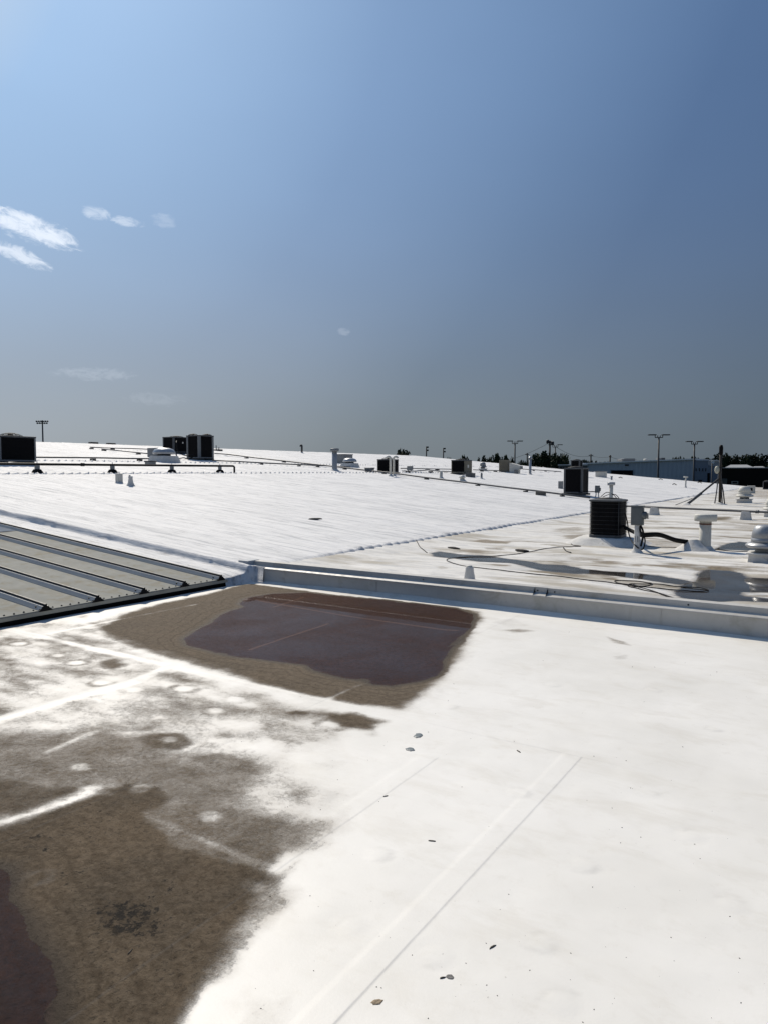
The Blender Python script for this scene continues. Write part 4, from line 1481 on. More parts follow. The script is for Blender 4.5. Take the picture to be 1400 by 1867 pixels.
def place_right_side():
    # long grey conduit over two foam piers
    pa, pb = on_plane(1100, 920.8, .40), on_plane(1470, 937, .40)
    t = thing('roof_pipe', 'long grey pipe crossing the flat roof on two white foam piers', 'pipe', (pa.x, pa.y, Z_B), 'pipes across the foam roof')
    n = 14
    MB().tube([pa.lerp(pb, i / n) - Vector((pa.x, pa.y, Z_B)) for i in range(n + 1)], .034, 8).obj('pipe', M_PIPEG, t)
    for px, py in ((1197, 936), (1357, 945)):
        d = on_plane(px, py - 12, .40)
        f = (d.x - pa.x) / (pb.x - pa.x)
        w = pa.lerp(pb, f)
        o = MB().box(-.17, -.14, -.06, .17, .14, .27, .02, .05).obj('pier', M_FOAMP, t)
        o.location = (w.x - pa.x, w.y - pa.y, 0)
    for px in (1377, 1380):
        d = on_plane(px, 933.5, .40)
        f = (d.x - pa.x) / (pb.x - pa.x)
        w = pa.lerp(pb, f) - Vector((pa.x, pa.y, Z_B))
        MB().lathe([(.05, -.03), (.05, .03)], n=10).obj('coupling', M_PIPEG, t).matrix_local = Matrix.Translation(w) @ Matrix.Rotation(R(90), 4, 'Y')
    # service mast with risers, meter and leaning brace
    p = foot(1311, 921, 'B')
    k = mpp(p)
    m = thing('service_mast', 'tall dark electrical mast with risers at its foot and an oval meter', 'mast', p)
    H = 108 * k
    MB().tube([(0, 0, .0), (0, 0, H * .55), (-.012, 0, H * .86)], .055, 10).obj('pole', M_WPOLE, m)
    MB().lathe([(.075, H * .84), (.085, H * .87), (.085, H * .96), (.06, H), (.02, H + .01)], n=12).obj('weatherhead', M_BLACK, m)
    for z in (.80, .62):
        MB().box(-.10, -.03, H * z - .02, .10, .03, H * z + .02).obj('pipe_clamp', M_POLE, m)
    for dx, dz in ((-.16, .72), (.09, .62), (.17, .5)):
        MB().tube(bezier([(dx * 1.25, -.05, -.02), (dx * 1.1, -.05, .18), (dx * .8, -.06, H * .22), (dx * .35, -.07, H * dz * .8), (dx * .2, -.07, H * dz)], 6), .026, 8).obj('riser', M_POLE if dx > 0 else M_PIPEG, m)
    mt = MB().lathe([(.10, -.05), (.115, -.02), (.115, .03), (.09, .07), (.03, .08)], n=16, sq=1.0)
    mo = mt.obj('meter', mat('meter_cream', (.42, .41, .33), .4, 0, .1, 8), m)
    mo.matrix_local = Matrix.Translation((-.13, -.08, H * .585)) @ Matrix.Rotation(R(75), 4, 'X') @ Matrix.Diagonal((.9, 1.5, 1, 1))
    MB().lathe([(.42, -.06), (.30, .02), (.14, .06), (.06, .10)], n=18).obj('foam_flashing', M_FOAMP, m)
    f = foot(1250, 922, 'B')
    b = thing('mast_brace', 'slanting pipe brace rising from the roof to the electrical mast', 'brace', f)
    top = p + Vector((-.06, -.01, 47 * k)) - f
    MB().tube([(0, 0, .0), top], .042, 8).obj('strut', M_POLE, b)
    MB().tube([(.02, -.01, .02), Vector((.02, -.03, 0)) + top * .45], .062, 8).obj('sleeve', M_PIPEG, b)
    MB().tube([Vector((-.42, -.10, .0)), top * .30 + Vector((-.02, 0, 0))], .016, 6).obj('guy_wire', M_PIPEG, b)
    MB().lathe([(.32, -.06), (.2, .02), (.08, .09)], n=14).obj('foam_flashing', M_FOAMP, b)
    # small pieces on the far flat roof
    b = foot(1368, 900, 'B')
    kb = mpp(b)
    t = box_thing('vent_box', 'small white box vent with a dark square opening near the far roof edge', 'roof vent', b, 13 * kb, 12 * kb, 14 * kb, M_VENT)
    MB().box(-3 * kb, -6 * kb - .02, 5 * kb, 3 * kb, -6 * kb + .01, 10 * kb).obj('opening', M_BLACK, t)
    b = foot(1398, 893, 'B')
    kb = mpp(b)
    condenser('small dark condenser at the right edge by the far roof edge', b, 14 * kb, 12 * kb, 15 * kb, M_FRAMEL, rails=False)
    b = foot(1249, 889)
    vent_stack('thin white vent pipe with small cap standing alone in front of the blue building', b, .055, 20 * mpp(b), .16, .10, M_VENT, ring_z=None)
    b = foot(1114, 875)
    vent_stack('stubby thin pipe right of the pale box curb', b, .07, 7 * mpp(b), .10, .06, M_VENTG, base=False)
    b = foot(1095, 870)
    k = mpp(b)
    t = box_thing('roof_curb', 'pale grey box curb with flat lid near the roof edge before the blue building', 'roof curb', b, 17 * k, 14 * k, 10 * k, M_VENT, M_FRAMEL)
    # condenser pair left of the front unit
    b = foot(1049, 902)
    condenser('tall black condenser with grey corner posts behind the nearest condenser', b, .90, .90, 1.27, M_FRAME, post=.09)
    b = foot(1019, 891)
    k = mpp(b)
    t = box_thing('junction_box', 'small grey junction box at the left of the tall black condenser', 'electrical box', b + Vector((0, .2, 0)), .24, .14, .40, M_GREY)
    b = foot(1050, 868)
    k = mpp(b)
    condenser('distant dark condenser rising behind the tall black condenser', b, 17 * k, 16 * k, 29 * k, M_FRAME, post=.10)
    # vent and disconnect behind the front unit
    b = foot(1113, 911)
    k = mpp(b)
    vent_stack('white vent with square flashing rising behind the nearest condenser', b, .085, 32 * k, .17, .14, M_VENT, M_VENTG)
    b = foot(1088, 908)
    k = mpp(b)
    d = thing('disconnect_switch', 'small grey disconnect box on two bent conduits beside the tall black condenser', 'electrical box', b, 'electrical disconnects')
    MB().box(-.10, -.07, 10 * k, .10, .07, 23 * k, .015).obj('box_body', M_DISC, d)
    MB().box(.10, -.04, 13 * k, .15, .04, 19 * k, .01).obj('switch_housing', M_DISC, d)
    for x in (-.06, .05):
        MB().tube(bezier([(x, 0, 10 * k), (x * 1.1, 0, 5 * k), (x * 1.8, -.02, 0)], 5), .024, 8).obj('conduit', M_VENT, d)
    w = b + Vector((-.9, .1, .25))
    pts = [w, w + Vector((.25, -.05, .02)), b + Vector((-.15, -.05, .30)), b + Vector((-.08, -.05, .26))]
    c = MB().tube([v - w for v in bezier(pts, 6)], .02, 6).obj('electrical_whip', M_CABLE)
    c.location = w
    setp(c, 'short dark conduit from the tall black condenser to its small disconnect', 'cable')
    for j in range(2):
        w = b + Vector((.15 + .1 * j, 0, .06))
        pts = [w, w + Vector((.3, -.1, .22 - .1 * j)), w + Vector((.6, -.15, .12)), w + Vector((.75, -.1, -.04))]
        c = MB().tube([v - w for v in bezier(pts, 6)], .016, 6).obj('cable', M_CABLE)
        c.location = w
        setp(c, 'looped thin cable in front of the white vent, ' + ('upper one' if j == 0 else 'lower one'), 'cable', 'cables by the small disconnect')


place_right_side()


def place_slope():
    # ---- far left condenser, half cut by the frame
    c0 = foot(36, 847)
    k = mpp(c0)
    condenser('large black condenser with domed top at the left edge', c0 + Vector((-.45, -.05, 0)), 1.0, 1.36, 1.02, M_FRAMEL, dome=.11, post=.06)
    # ---- pair beside the hooded fan
    c1 = foot(364, 839)
    condenser('tall black condenser with pale ribbed corner post, right one of the pair', c1 + Vector((-.35, .4, 0)), 1.0, 1.06, 1.34, M_FRAMEL, fans=2, dome=.08, post=.13)
    c2 = foot(318, 827)
    u = condenser('lower dark condenser with flat top, left one of the pair', c2 + Vector((-.35, .5, 0)), 1.0, 1.30, 1.05, M_FRAME, fans=1, dome=.06, post=.10, plate=(.05, .66, .05))
    w = c1 + Vector((.0, -.62, .10))
    pts = [w + Vector((-.6, -.4, .9)), w + Vector((-.2, -.75, .75)), w + Vector((-.1, -.7, .3)), w + Vector((.0, -.3, .12)), w + Vector((.2, .1, .18))]
    c = MB().tube([v - w for v in bezier(pts, 6)], .03, 6).obj('electrical_whip', M_CABLE)
    c.location = w
    setp(c, 'dark looping conduit between the two condensers of the pair', 'cable')
    w = foot(322, 838) + Vector((0, 0, .05))
    pts = [w + Vector((0, 0, .25)), w + Vector((.02, .1, .02)), w + Vector((.0, .5, .06)), w + Vector((.0, .8, .0)), w + Vector((-.1, 1.2, .1))]
    c = MB().tube([v - w for v in bezier(pts, 6)], .03, 6).obj('electrical_whip', M_CABLE)
    c.location = w
    setp(c, 'dark conduit lying on the roof below the condenser pair', 'cable')
    f = foot(300, 842)
    low_fan('low hooded fan with a lumpy foam base in front of the condenser pair', f, 1.05)
    f = foot(289, 834)
    k = mpp(f)
    box_thing('duct_box', 'shallow grey duct box tucked behind the low hooded fan', 'duct', f, .75, .80, .50, M_GREY)
    f = foot(275, 849)
    box_thing('junction_box', 'small grey box touching the black gas pipe below the hooded fan', 'electrical box', f, .30, .36, .17, M_GREY, M_FRAME)
    # ---- black gas pipe on rubber feet
    e = PC(428, 862)
    X = e.x
    y0, y1 = 6.5, e.y
    o = Vector((X, y0, ZC0 + SLOPE * (T_E - X)))
    t = thing('gas_pipe', 'black gas pipe on rubber feet crossing in front of the left condenser', 'pipe', o)
    zl = .29
    r = .042
    run = [(0, y - y0, zl) for y in np.linspace(y0, y1 - .10, 12)] + [(0, y1 - y0 - .03, zl - .012), (0, y1 - y0, zl - .05), (0, y1 - y0, -.05)]
    MB().tube(run, r, 10).obj('pipe', M_PIPEB, t)
    MB().lathe([(.06, -.06), (.06, .06)], n=10).obj('coupling', M_PIPEB, t).matrix_local = Matrix.Translation((0, PC(155, 863).y - y0, zl)) @ Matrix.Rotation(R(90), 4, 'X')
    for px in (-60, 71, 210, 320, 409):
        y = PC(px, 863).y - y0
        s = MB().box(-.15, -.16, -.03, .15, .16, .125, .01, .07).obj('rubber_foot', M_RUBBER, t)
        s.location = (0, y, 0)
        g = MB().box(-.035, -.075, .12, .035, .075, .26, .006)
        g.obj('pipe_bracket', M_GREY, s)
        MB().tube([(0, 0, .24), (0, 0, .385)], .012, 6).obj('bolt', M_STEEL, s)
    # ---- other runs
    def along(p1, p2):
        a, b = PC(*p1), PC(*p2)
        return [(a.x, a.y, 0), (b.x, b.y, 0)]
    pipe_on_blocks('grey conduit along the slope just behind the black gas pipe', along((-20, 838), (272, 841)), .035, M_PIPEG, .12, [.2, .6, .93])
    pipe_on_blocks('thin conduit high on the slope with two dark blocks', along((165, 819), (276, 822)), .03, M_PIPEG, .10, [.02, .35])
    pipe_on_blocks('thin conduit slanting down behind the duct box', along((186, 822), (276, 831)), .03, M_PIPEG, .10, [.05, .75])
    pipe_on_blocks('grey conduit leaving the right condenser of the pair', along((388, 843), (640, 855)), .035, M_PIPEG, .10, [.33, .60, .74])
    a, b, c = PC(392, 829), PC(700, 864.5), PC(1075, 911.5)
    pipe_on_blocks('longest grey pipe running down the slope past the white twin pipes', [(a.x, a.y, 0), (b.x, b.y, 0), (c.x, c.y, 0)], .04, M_PIPEG, .10, [.12, .25, .44, .55, .66, .78, .88, .95])
    pipe_on_blocks('upper conduit between the two middle condensers', along((730, 857), (822, 858)), .03, M_PIPEG, .10, [.15, .5, .7])
    pipe_on_blocks('lower conduit between the two middle condensers', along((733, 862), (822, 862.5)), .03, M_PIPEG, .10, [.1, .55])
    pipe_on_blocks('thin conduit from the tan unit towards the beehive vent on the slope', along((862, 859), (912, 861)), .03, M_PIPEG, .10, [.3, .8])
    pipe_on_blocks('thin dark conduit near the far edge by the metal stack', along((950, 857), (1022, 862)), .035, M_PIPEG, .10, [.3, .6, .85])
    # ---- white stubs on the slope
    f = foot(218, 880)
    k = mpp(f)
    t = thing('pipe_stub', 'square white stub left of the cone shaped one on the slope', 'pipe stub', f)
    MB().box(-.085, -.085, -.06, .085, .085, .29, .02, .004).obj('stub', M_VENT, t)
    MB().lathe([(.2, -.05), (.12, .0), (.09, .05)], n=14).obj('foam_flashing', M_FOAMP, t)
    f = foot(239, 886)
    t = thing('pipe_stub', 'white cone shaped stub with a ragged top on the slope', 'pipe stub', f)
    MB().lathe([(.17, -.06), (.12, .02), (.08, .10), (.06, .22), (.07, .285), (.05, .29)], n=12).obj('stub', M_FOAMP, t)
    MB().box(-.06, -.02, .28, -.02, .02, .33).obj('strap_end', M_VENT, t)
    # ---- middle group
    f = foot(610.5, 858)
    k = mpp(f)
    vent_stack('tall grey and white vent stack left of the twin pipes, breaking the ridge line', f, .14, 40 * k, .24, .16, M_VENTG, M_GREY)
    f = foot(633, 851)
    k = mpp(f)
    low_fan('low white mushroom fan on a foam base right of the tall vent stack', f + Vector((0, .3, 0)), .86)
    f = foot(626, 846)
    box_thing('duct_box', 'long grey duct box behind the low mushroom fan beside the tall stack', 'duct', f + Vector((-.4, .6, 0)), .8, 1.0, .62, M_GREY, M_FRAMEL)
    f = foot(674, 861)
    box_thing('junction_box', 'small grey box on the longest pipe left of the twin pipes', 'electrical box', f, .40, .34, .2, M_GREY, M_GREY)
    f = foot(712, 864)
    k = mpp(f)
    condenser('black condenser with sloped top directly behind the white twin pipes', f + Vector((-.5, .5, 0)), .86, .86, 27 * k, M_FRAME, dome=.10, post=.03)
    for j, px in enumerate((711.5, 717.5)):
        g = foot(px, 868)
        t = thing('gooseneck_pipe', 'white gooseneck pipe before the black condenser, ' + ('left of the two' if j == 0 else 'right of the two'), 'pipe', g, 'white twin gooseneck pipes')
        hh = 33 * k
        s = -1 if j == 0 else 1
        MB().tube([(0, 0, -.05), (0, 0, hh - .08)] + [(s * .09 * (1 - math.cos(a)), s * .05 * (1 - math.cos(a)), hh - .08 + .09 * math.sin(a)) for a in np.linspace(.3, 3.14, 8)], .058, 10).obj('pipe', M_VENT, t)
        MB().lathe([(.2, -.05), (.13, .02), (.075, .10)], n=12).obj('foam_flashing', M_FOAMP, t)
    f = foot(747, 859)
    t = box_thing('junction_box', 'small grey box raised on legs right of the white twin pipes', 'electrical box', f + Vector((0, 0, .12)), .34, .2, .20, M_GREY)
    for x in (-.12, .12):
        MB().box(x - .02, -.02, -.16, x + .02, .02, -.03).obj('leg', M_GREY, t)
    f = foot(803.5, 872)
    vent_stack('short white pipe with a narrow neck left of the tan condenser', f, .085, 13 * mpp(f), .07, .12, M_VENT)
    f = foot(842, 866)
    k = mpp(f)
    condenser('tan sided condenser with a black front coil in the middle of the roof', f + Vector((-.3, .5, .04)), .96, 1.0, 26 * k, M_TAN, post=.05, solid=(('x', M_TAN),), plate=(-.05, .55, .10))
    f = foot(857, 870)
    box_thing('equipment_curb', 'dark block at the foot of the tan condenser', 'curb', f, .45, .40, .24, M_FRAME)
    f = foot(842, 877)
    k = mpp(f)
    vent_stack('squat white vent with a pointed hood in front of the tan condenser', f, .125, 11 * k, .19, .14, M_VENT, M_VENT, cone=True)
    f = foot(877, 873)
    vent_stack('small tapered grey pipe right of the tan condenser', f, .06, 11 * mpp(f), .05, .1, M_GREY)
    f = foot(879.5, 858)
    k = mpp(f)
    roof_fan('dark beehive fan on the slope between the tan condenser and tan box', f, 15 * k, M_GREY)
    f = foot(919, 861)
    k = mpp(f)
    t = box_thing('equipment_cabinet', 'tan ribbed equipment box left of the white hood near the far trees', 'equipment box', f, 17 * k, 12 * k, 22 * k, M_TAN)
    for i in range(5):
        MB().box(-8.6 * k, -6.1 * k - .02, (4 + 3.4 * i) * k, 8.6 * k, -6.1 * k + .01, (4.5 + 3.4 * i) * k).obj('panel_rib', M_TAN, t)
    f = foot(938, 863)
    k = mpp(f)
    t = thing('intake_hood', 'white sloping intake hood right of the tan equipment box', 'roof vent', f)
    mb = MB()
    a, b_ = 8 * k, 7 * k
    pr = [(-a, 0), (a * .9, 0), (a * .9, 6 * k), (a * 1.5, 9 * k), (a * 1.5, 13 * k), (a * .8, 15.5 * k), (-a, 19 * k)]
    n = len(pr)
    mb.add([(x, -b_, z) for x, z in pr] + [(x, b_, z) for x, z in pr], [tuple(range(n)), tuple(range(2 * n - 1, n - 1, -1))] + [(i, (i + 1) % n, (i + 1) % n + n, i + n)[::-1] for i in range(n)])
    mb.obj('hood', M_VENT, t)
    MB().box(a * 1.1, -b_ * .9, 8 * k, a * 1.56, b_ * .9, 13 * k).obj('louvre', M_GREY, t)
    box_thing('junction_box', 'small pale box at the foot of the white intake hood', 'electrical box', f + Vector((a * 1.0, -b_ - .3, -.05)), 6 * k, 4 * k, 8 * k, M_FRAMEL)
    f = foot(965.5, 865)
    k = mpp(f)
    vent_stack('slim shiny metal stack with a conical cap in front of the big dark trees', f, .10, 33 * k, .17, .14, M_STEEL, M_STEEL, cone=True)
    f = foot(551, 826)
    k = mpp(f)
    t = thing('gooseneck_pipe', 'dark gooseneck pipe standing alone on the ridge', 'pipe', f)
    MB().tube([(0, 0, -.1), (0, 0, 12 * k)] + [(-.07 * k / .045 * (1 - math.cos(a)), 0, 12 * k + .11 * math.sin(a)) for a in np.linspace(.4, 3.3, 8)], .085, 10).obj('pipe', M_POLE, t)
    MB().lathe([(.2, -.05), (.12, .02), (.09, .08)], n=12).obj('foam_flashing', M_FOAMP, t)
    f = foot(397, 822)
    k = mpp(f)
    t = thing('ridge_antenna', 'small dark bracket with upright rods on the ridge right of the condenser pair', 'bracket', f)
    MB().box(-.3, -.25, 0, .3, .25, .12).obj('plinth', M_POLE, t)
    MB().tube([(0, -.1, .1), (0, -.12, .42)], .03, 6).obj('rod', M_POLE, t)
    MB().tube([(0, .15, .1), (0, .16, .28)], .03, 6).obj('rod', M_POLE, t)
    for px, py, lb in ((171, 808.5, 'dark lump on the ridge left of centre, left of the pair'), (203, 810, 'dark lump on the ridge, right of the pair near the condensers'),):
        f = foot(px, py)
        t = thing('ridge_block', lb, 'block', f, 'dark lumps along the ridge')
        MB().box(-.15, -.3, -.05, .15, .3, .10, .03).obj('block', M_WOOD, t)
    # debris blocks by the pipes and loose scraps
    for px, py, w, lb in ((985, 903, .22, 'dark block beside the longest pipe left of the tall black condenser'),):
        f = foot(px, py)
        t = thing('loose_block', lb, 'block', f)
        MB().box(-.2, -.12, -.02, .2, .12, .17, .01).obj('block', M_WOOD, t)
    for px, py, lb in ((1131, 872, 'small dark scrap on the far slope, nearest the blue wall door'), (1204, 875, 'small dark scrap below the tall lamp pole'), (1229, 884, 'bent dark scrap left of the thin white vent pipe'), (1275, 881, 'small dark scrap right of the thin white vent pipe')):
        f = foot(px, py)
        k = mpp(f)
        mb = MB().tube(bezier([(-4 * k, 0, .03), (-1 * k, .1, .10), (2 * k, 0, .04), (3.5 * k, -.2, .03)], 4), .035, 6)
        s = mb.obj('roof_scrap', M_WOOD)
        s.location = f
        setp(s, lb, 'scrap', 'scraps on the far slope')


place_slope()


# ---- cable, loose wires and scraps on the flat foam roof
def zoom7(pts):
    return [(760 + x / 2.1875, 980 + y / 2.1875) for x, y in pts]


def cable(label, pts, r=.0065, surf='B', group='loose cables on the flat roof', lift=.008, cat='cable', name='cable'):
    P = []
    for px, py in pts:
        p = foot(px, py, surf)
        P.append(p)
    P = bezier(P, 8)
    fn = zB if surf == 'B' else zC
    out = []
    for i, p in enumerate(P):
        out.append(Vector((p.x, p.y, max(h_at(fn, p.x, p.y), Z_B - .006 if surf == 'B' else -9) + lift + .003 * math.sin(i * .5))))
    o = out[0].copy()
    c = MB().tube([v - o for v in out], r, 6).obj(name, M_CABLE)
    c.location = o
    setp(c, label, cat, group)
    return c


cable('long black cable making a wide bend and a tangled coil behind the kerb',
      zoom7([(650, 40), (540, 46), (450, 64), (330, 74), (200, 77), (140, 84), (118, 94), (150, 110), (230, 126), (400, 143), (560, 160), (700, 180), (800, 191), (860, 199), (925, 195), (930, 186), (880, 180), (805, 177), (788, 183), (830, 193), (930, 203), (1060, 212), (1140, 215), (1160, 209), (1120, 201), (1010, 194), (900, 190), (850, 192), (842, 200), (890, 212), (970, 228), (1050, 257)]))
cable('thin black wire trailing right from the tangled coil', zoom7([(850, 203), (900, 206), (960, 226), (1020, 248), (1056, 262)]), .006)
cable('black wire arc in front of the large rain puddle by the kerb', zoom7([(1090, 266), (1150, 262), (1220, 266), (1290, 276), (1348, 296)]), .006)
cable('thin black wire running from the condenser pad to the vent', [(1165, 998), (1195, 1000), (1230, 1001), (1258, 1003)], .006)
cable('bent scrap of black wire left of the foam pad', [(1026, 1001), (1031, 1008), (1040, 1012)], .010)
cable('grey wire curling down from the scalloped eave', [(722, 983), (745, 987), (757, 991), (765, 1000), (778, 1008)], .007)
cable('looped wire end at the left of the foam pad', [(1058, 998), (1044, 996), (1040, 991), (1056, 989)], .007)
cable('long dark wire crossing the flat roof behind the vent', [(1300, 1003), (1330, 1006), (1362, 1007)], .008)


def patch(label, px, py, w, d, surf, m, rot=0, name='tar_patch', cat='debris', h=.012, seed=1, ground=None, group=None):
    """thin ragged scrap lying on the roof"""
    if surf == 'A':
        p = PA(px, py)
        p.z = h_at(zA, p.x, p.y)
    else:
        p = foot(px, py, surf)
        p.z += .006
    r0 = random.Random(seed)
    n = 14
    rr = [r0.uniform(.72, 1.12) for _ in range(n)]
    vs = []
    for z, g in ((-.004, 1.05), (h * .7, .95), (h, .6)):
        for i in range(n):
            a = 2 * math.pi * i / n
            vs.append((w / 2 * rr[i] * g * math.cos(a), d / 2 * rr[i] * g * math.sin(a), max(z, -.001) + r0.uniform(0, h * .15)))
    fs = [(k * n + i, k * n + (i + 1) % n, (k + 1) * n + (i + 1) % n, (k + 1) * n + i) for k in range(2) for i in range(n)]
    fs.append(tuple(2 * n + i for i in range(n)))
    o = MB().add(vs, fs, True).obj(name, m)
    o.location = p
    o.rotation_euler = (0, 0, rot)
    setp(o, label, cat, group)
    return o


M_DEB = mat('debris_dark', (.018, .017, .016), .8, 0, .3, 30, .4)
M_SEAL = mat('sealant_grey', (.13, .155, .165), .45, 0, .1, 20, .3, 60)
M_LEAF = mat('leaf_dry', (.045, .038, .028), .7, 0, .3, 40)
patch('narrow black scrap below the scalloped eave', 826, 1001, .34, .16, 'B', M_DEB, -.5, seed=2, h=.02)
patch('black lump lying against the bend of the long cable', 951, 1007.5, .34, .16, 'B', M_DEB, -.4, seed=3, h=.03)
patch('black scrap on the white slope near its middle', 577, 948, .34, .10, 'C', M_DEB, .7, seed=4, h=.03)
patch('upper grey sealant blob on the white membrane right of the brown stain', 762, 1343, .055, .075, 'A', M_SEAL, .4, 'sealant_blob', 'sealant blob', .003, 5)
patch('lower grey sealant blob with a drip beside it', 747, 1368, .05, .065, 'A', M_SEAL, 1.2, 'sealant_blob', 'sealant blob', .003, 6)
for px, py, w, d, rot, lb in ((897, 1729, .035, .008, 1.25, 'slim dark leaf on the white membrane near the bottom centre'),
                              (945, 1372, .045, .010, 2.5, 'curled dark leaf near the end of the weld line'),
                              (703, 1453, .030, .008, 1.0, 'small dark twig left of the long weld line'),
                              (787, 1536, .035, .010, .4, 'short faded twig left of the weld line, middle'),
                              (806, 1786, .020, .007, .9, 'tiny dark twig beside the crumbled grey leaf'),
                              (238, 1738, .030, .005, 1.9, 'pale twig on the dark silt')):
    patch(lb, px, py, w, d, 'A', M_LEAF, rot, 'leaf', 'leaf', .003, int(px), group='leaves and twigs on the membrane')
patch('crumbled grey leaf clump on the membrane', 820, 1784, .030, .022, 'A', mat('leaf_grey', (.17, .165, .155), .8, 0, .4, 60, .6, 120), .3, 'leaf_clump', 'leaf litter', .0015, 41)
patch('crumbled brown leaf clump near the bottom edge', 688, 1830, .042, .026, 'A', mat('leaf_brown', (.27, .21, .14), .8, 0, .4, 60, .6, 120), 1.0, 'leaf_clump', 'leaf litter', .0015, 42)
# scattered grit
r0 = random.Random(77)
mb = MB()
for _ in range(230):
    px, py = r0.uniform(20, 1400), r0.uniform(1150, 1867)
    p = PA(px, py)
    if p.y > S_K - .3 or p.x < -7:
        continue
    p.z = h_at(zA, p.x, p.y)
    s = r0.choice((.0010, .0012, .0016, .0024)) * (1 + .15 * p.y)
    a = r0.uniform(0, 3)
    vs = [p + Vector((math.cos(a + q) * s * (1.5 if q in (0, 3.14) else .8), math.sin(a + q) * s * (1.5 if q in (0, 3.14) else .8), -.001)) for q in (0, 1.57, 3.14, 4.71)] + [p + Vector((0, 0, s * .8))]
    mb.add(vs, [(0, 1, 4), (1, 2, 4), (2, 3, 4), (3, 0, 4)])
setp(mb.obj('grit', M_DEB), kind='stuff')

# ================================================================== BEYOND THE ROOF
GZ = -6.0
M_BARK = mat('bark', (.035, .028, .022), .9, 0, .2, 2)


def leaf_mat(name, a, b):
    m = bpy.data.materials.new(name)
    m.use_nodes = True
    nt = NT(m.node_tree)
    s = nt.n['Principled BSDF']
    co = nt.new('ShaderNodeTexCoord').outputs['Object']
    g = nt.new('ShaderNodeNewGeometry')
    n = nt.noise(co, .5, 4, .6)
    f = nt.math('ADD', nt.math('MULTIPLY', n, .6), nt.math('MULTIPLY', g.outputs['Random Per Island'], .4))
    nt.put(s.inputs['Base Color'], nt.mix(nt.step(f, .25, .75), a, b))
    s.inputs['Roughness'].default_value = .75
    s.inputs['Specular IOR Level'].default_value = .15
    return m


M_LEAF1 = leaf_mat('foliage_dark', (.012, .020, .010), (.030, .045, .018))
M_LEAF2 = leaf_mat('foliage_deep', (.010, .016, .010), (.022, .034, .016))


def crown_mesh(seed, w, h, n, leaf, lobes, base=.25, m=None):
    """leaf-sized faces through the volume of several uneven lobes"""
    r0 = random.Random(seed)
    L = []
    for i in range(lobes):
        a = r0.uniform(0, 6.28)
        q = r0.uniform(.0, .34) * w
        z = h * (base + (1 - base) * r0.uniform(.18, .80))
        sh = 1 - .55 * (z / h) ** 2
        L.append((q * math.cos(a) * sh, q * math.sin(a) * sh, z, w * r0.uniform(.15, .27) * sh, h * r0.uniform(.10, .2)))
    mb = MB()
    for _ in range(n):
        x, y, z, rw, rh = r0.choice(L)
        d = Vector((r0.gauss(0, 1), r0.gauss(0, 1), r0.gauss(0, 1))).normalized() * r0.uniform(.55, 1.08)
        c = Vector((x + d.x * rw, y + d.y * rw, z + d.z * rh))
        if c.z > h:
            c.z = h - r0.uniform(0, .5)
        u = Vector((r0.gauss(0, 1), r0.gauss(0, 1), r0.gauss(0, .6))).normalized()
        v = u.cross(Vector((r0.gauss(0, 1), r0.gauss(0, 1), r0.gauss(0, 1)))).normalized()
        s = leaf * r0.uniform(.6, 1.3)
        mb.add([c - u * s, c + v * s * .6, c + u * s, c - v * s * .6], [(0, 1, 2, 3)])
    zm = sorted(v[2] for v in mb.v)[-24]
    xm = sorted(abs(v[0]) for v in mb.v)[-40]
    mb.v = [(x / xm * w / 2, y / xm * w / 2, z / zm) for x, y, z in mb.v]
    return mb.mesh('crown', m)


def trunk_mesh(h, r, seed):
    r0 = random.Random(seed)
    mb = MB()
    mb.tube([(0, 0, -.2), (r0.uniform(-.1, .1), 0, h * .3), (r0.uniform(-.3, .3), r0.uniform(-.3, .3), h * .75)], [r, r * .8, r * .3], 7)
    for i in range(5):
        a = r0.uniform(0, 6.28)
        z = h * r0.uniform(.28, .6)
        k = h * r0.uniform(.15, .28)
        mb.tube([(0, 0, z), (k * .5 * math.cos(a), k * .5 * math.sin(a), z + k * .5), (k * math.cos(a), k * math.sin(a), z + k)], [r * .4, r * .25, r * .1], 5)
    return mb.mesh('trunk', M_BARK)


TREE_KINDS = []
for s_, (w_, n_, lf, lb_, bs) in enumerate(((1.0, 2600, .040, 18, .12), (.8, 2300, .038, 16, .10), (1.25, 2900, .040, 22, .15), (.55, 2000, .034, 16, .08))):
    TREE_KINDS.append((crown_mesh(100 + s_, w_, 1.0, n_, lf, lb_, bs, M_LEAF1 if s_ % 2 == 0 else M_LEAF2), trunk_mesh(1.0, .022, 200 + s_)))


def tree(label, px, top_py, depth, width_px, kind=0, group='trees beyond the roof', rot=0):
    g = at_depth(px, 860, depth)
    g.z = GZ
    topz = EYE.z + (860 - top_py) / F_PX * depth
    h = topz - GZ
    w = width_px / F_PX * depth
    t = thing('tree', label, 'tree', g, group, rot)
    cm, tm = TREE_KINDS[kind]
    base_w = (1.0, .8, 1.25, .55)[kind]
    c = link('crown', cm, t)
    c.scale = (w / base_w, w / base_w, h)
    k = link('trunk', tm, t)
    k.scale = (h, h, h)
    return t


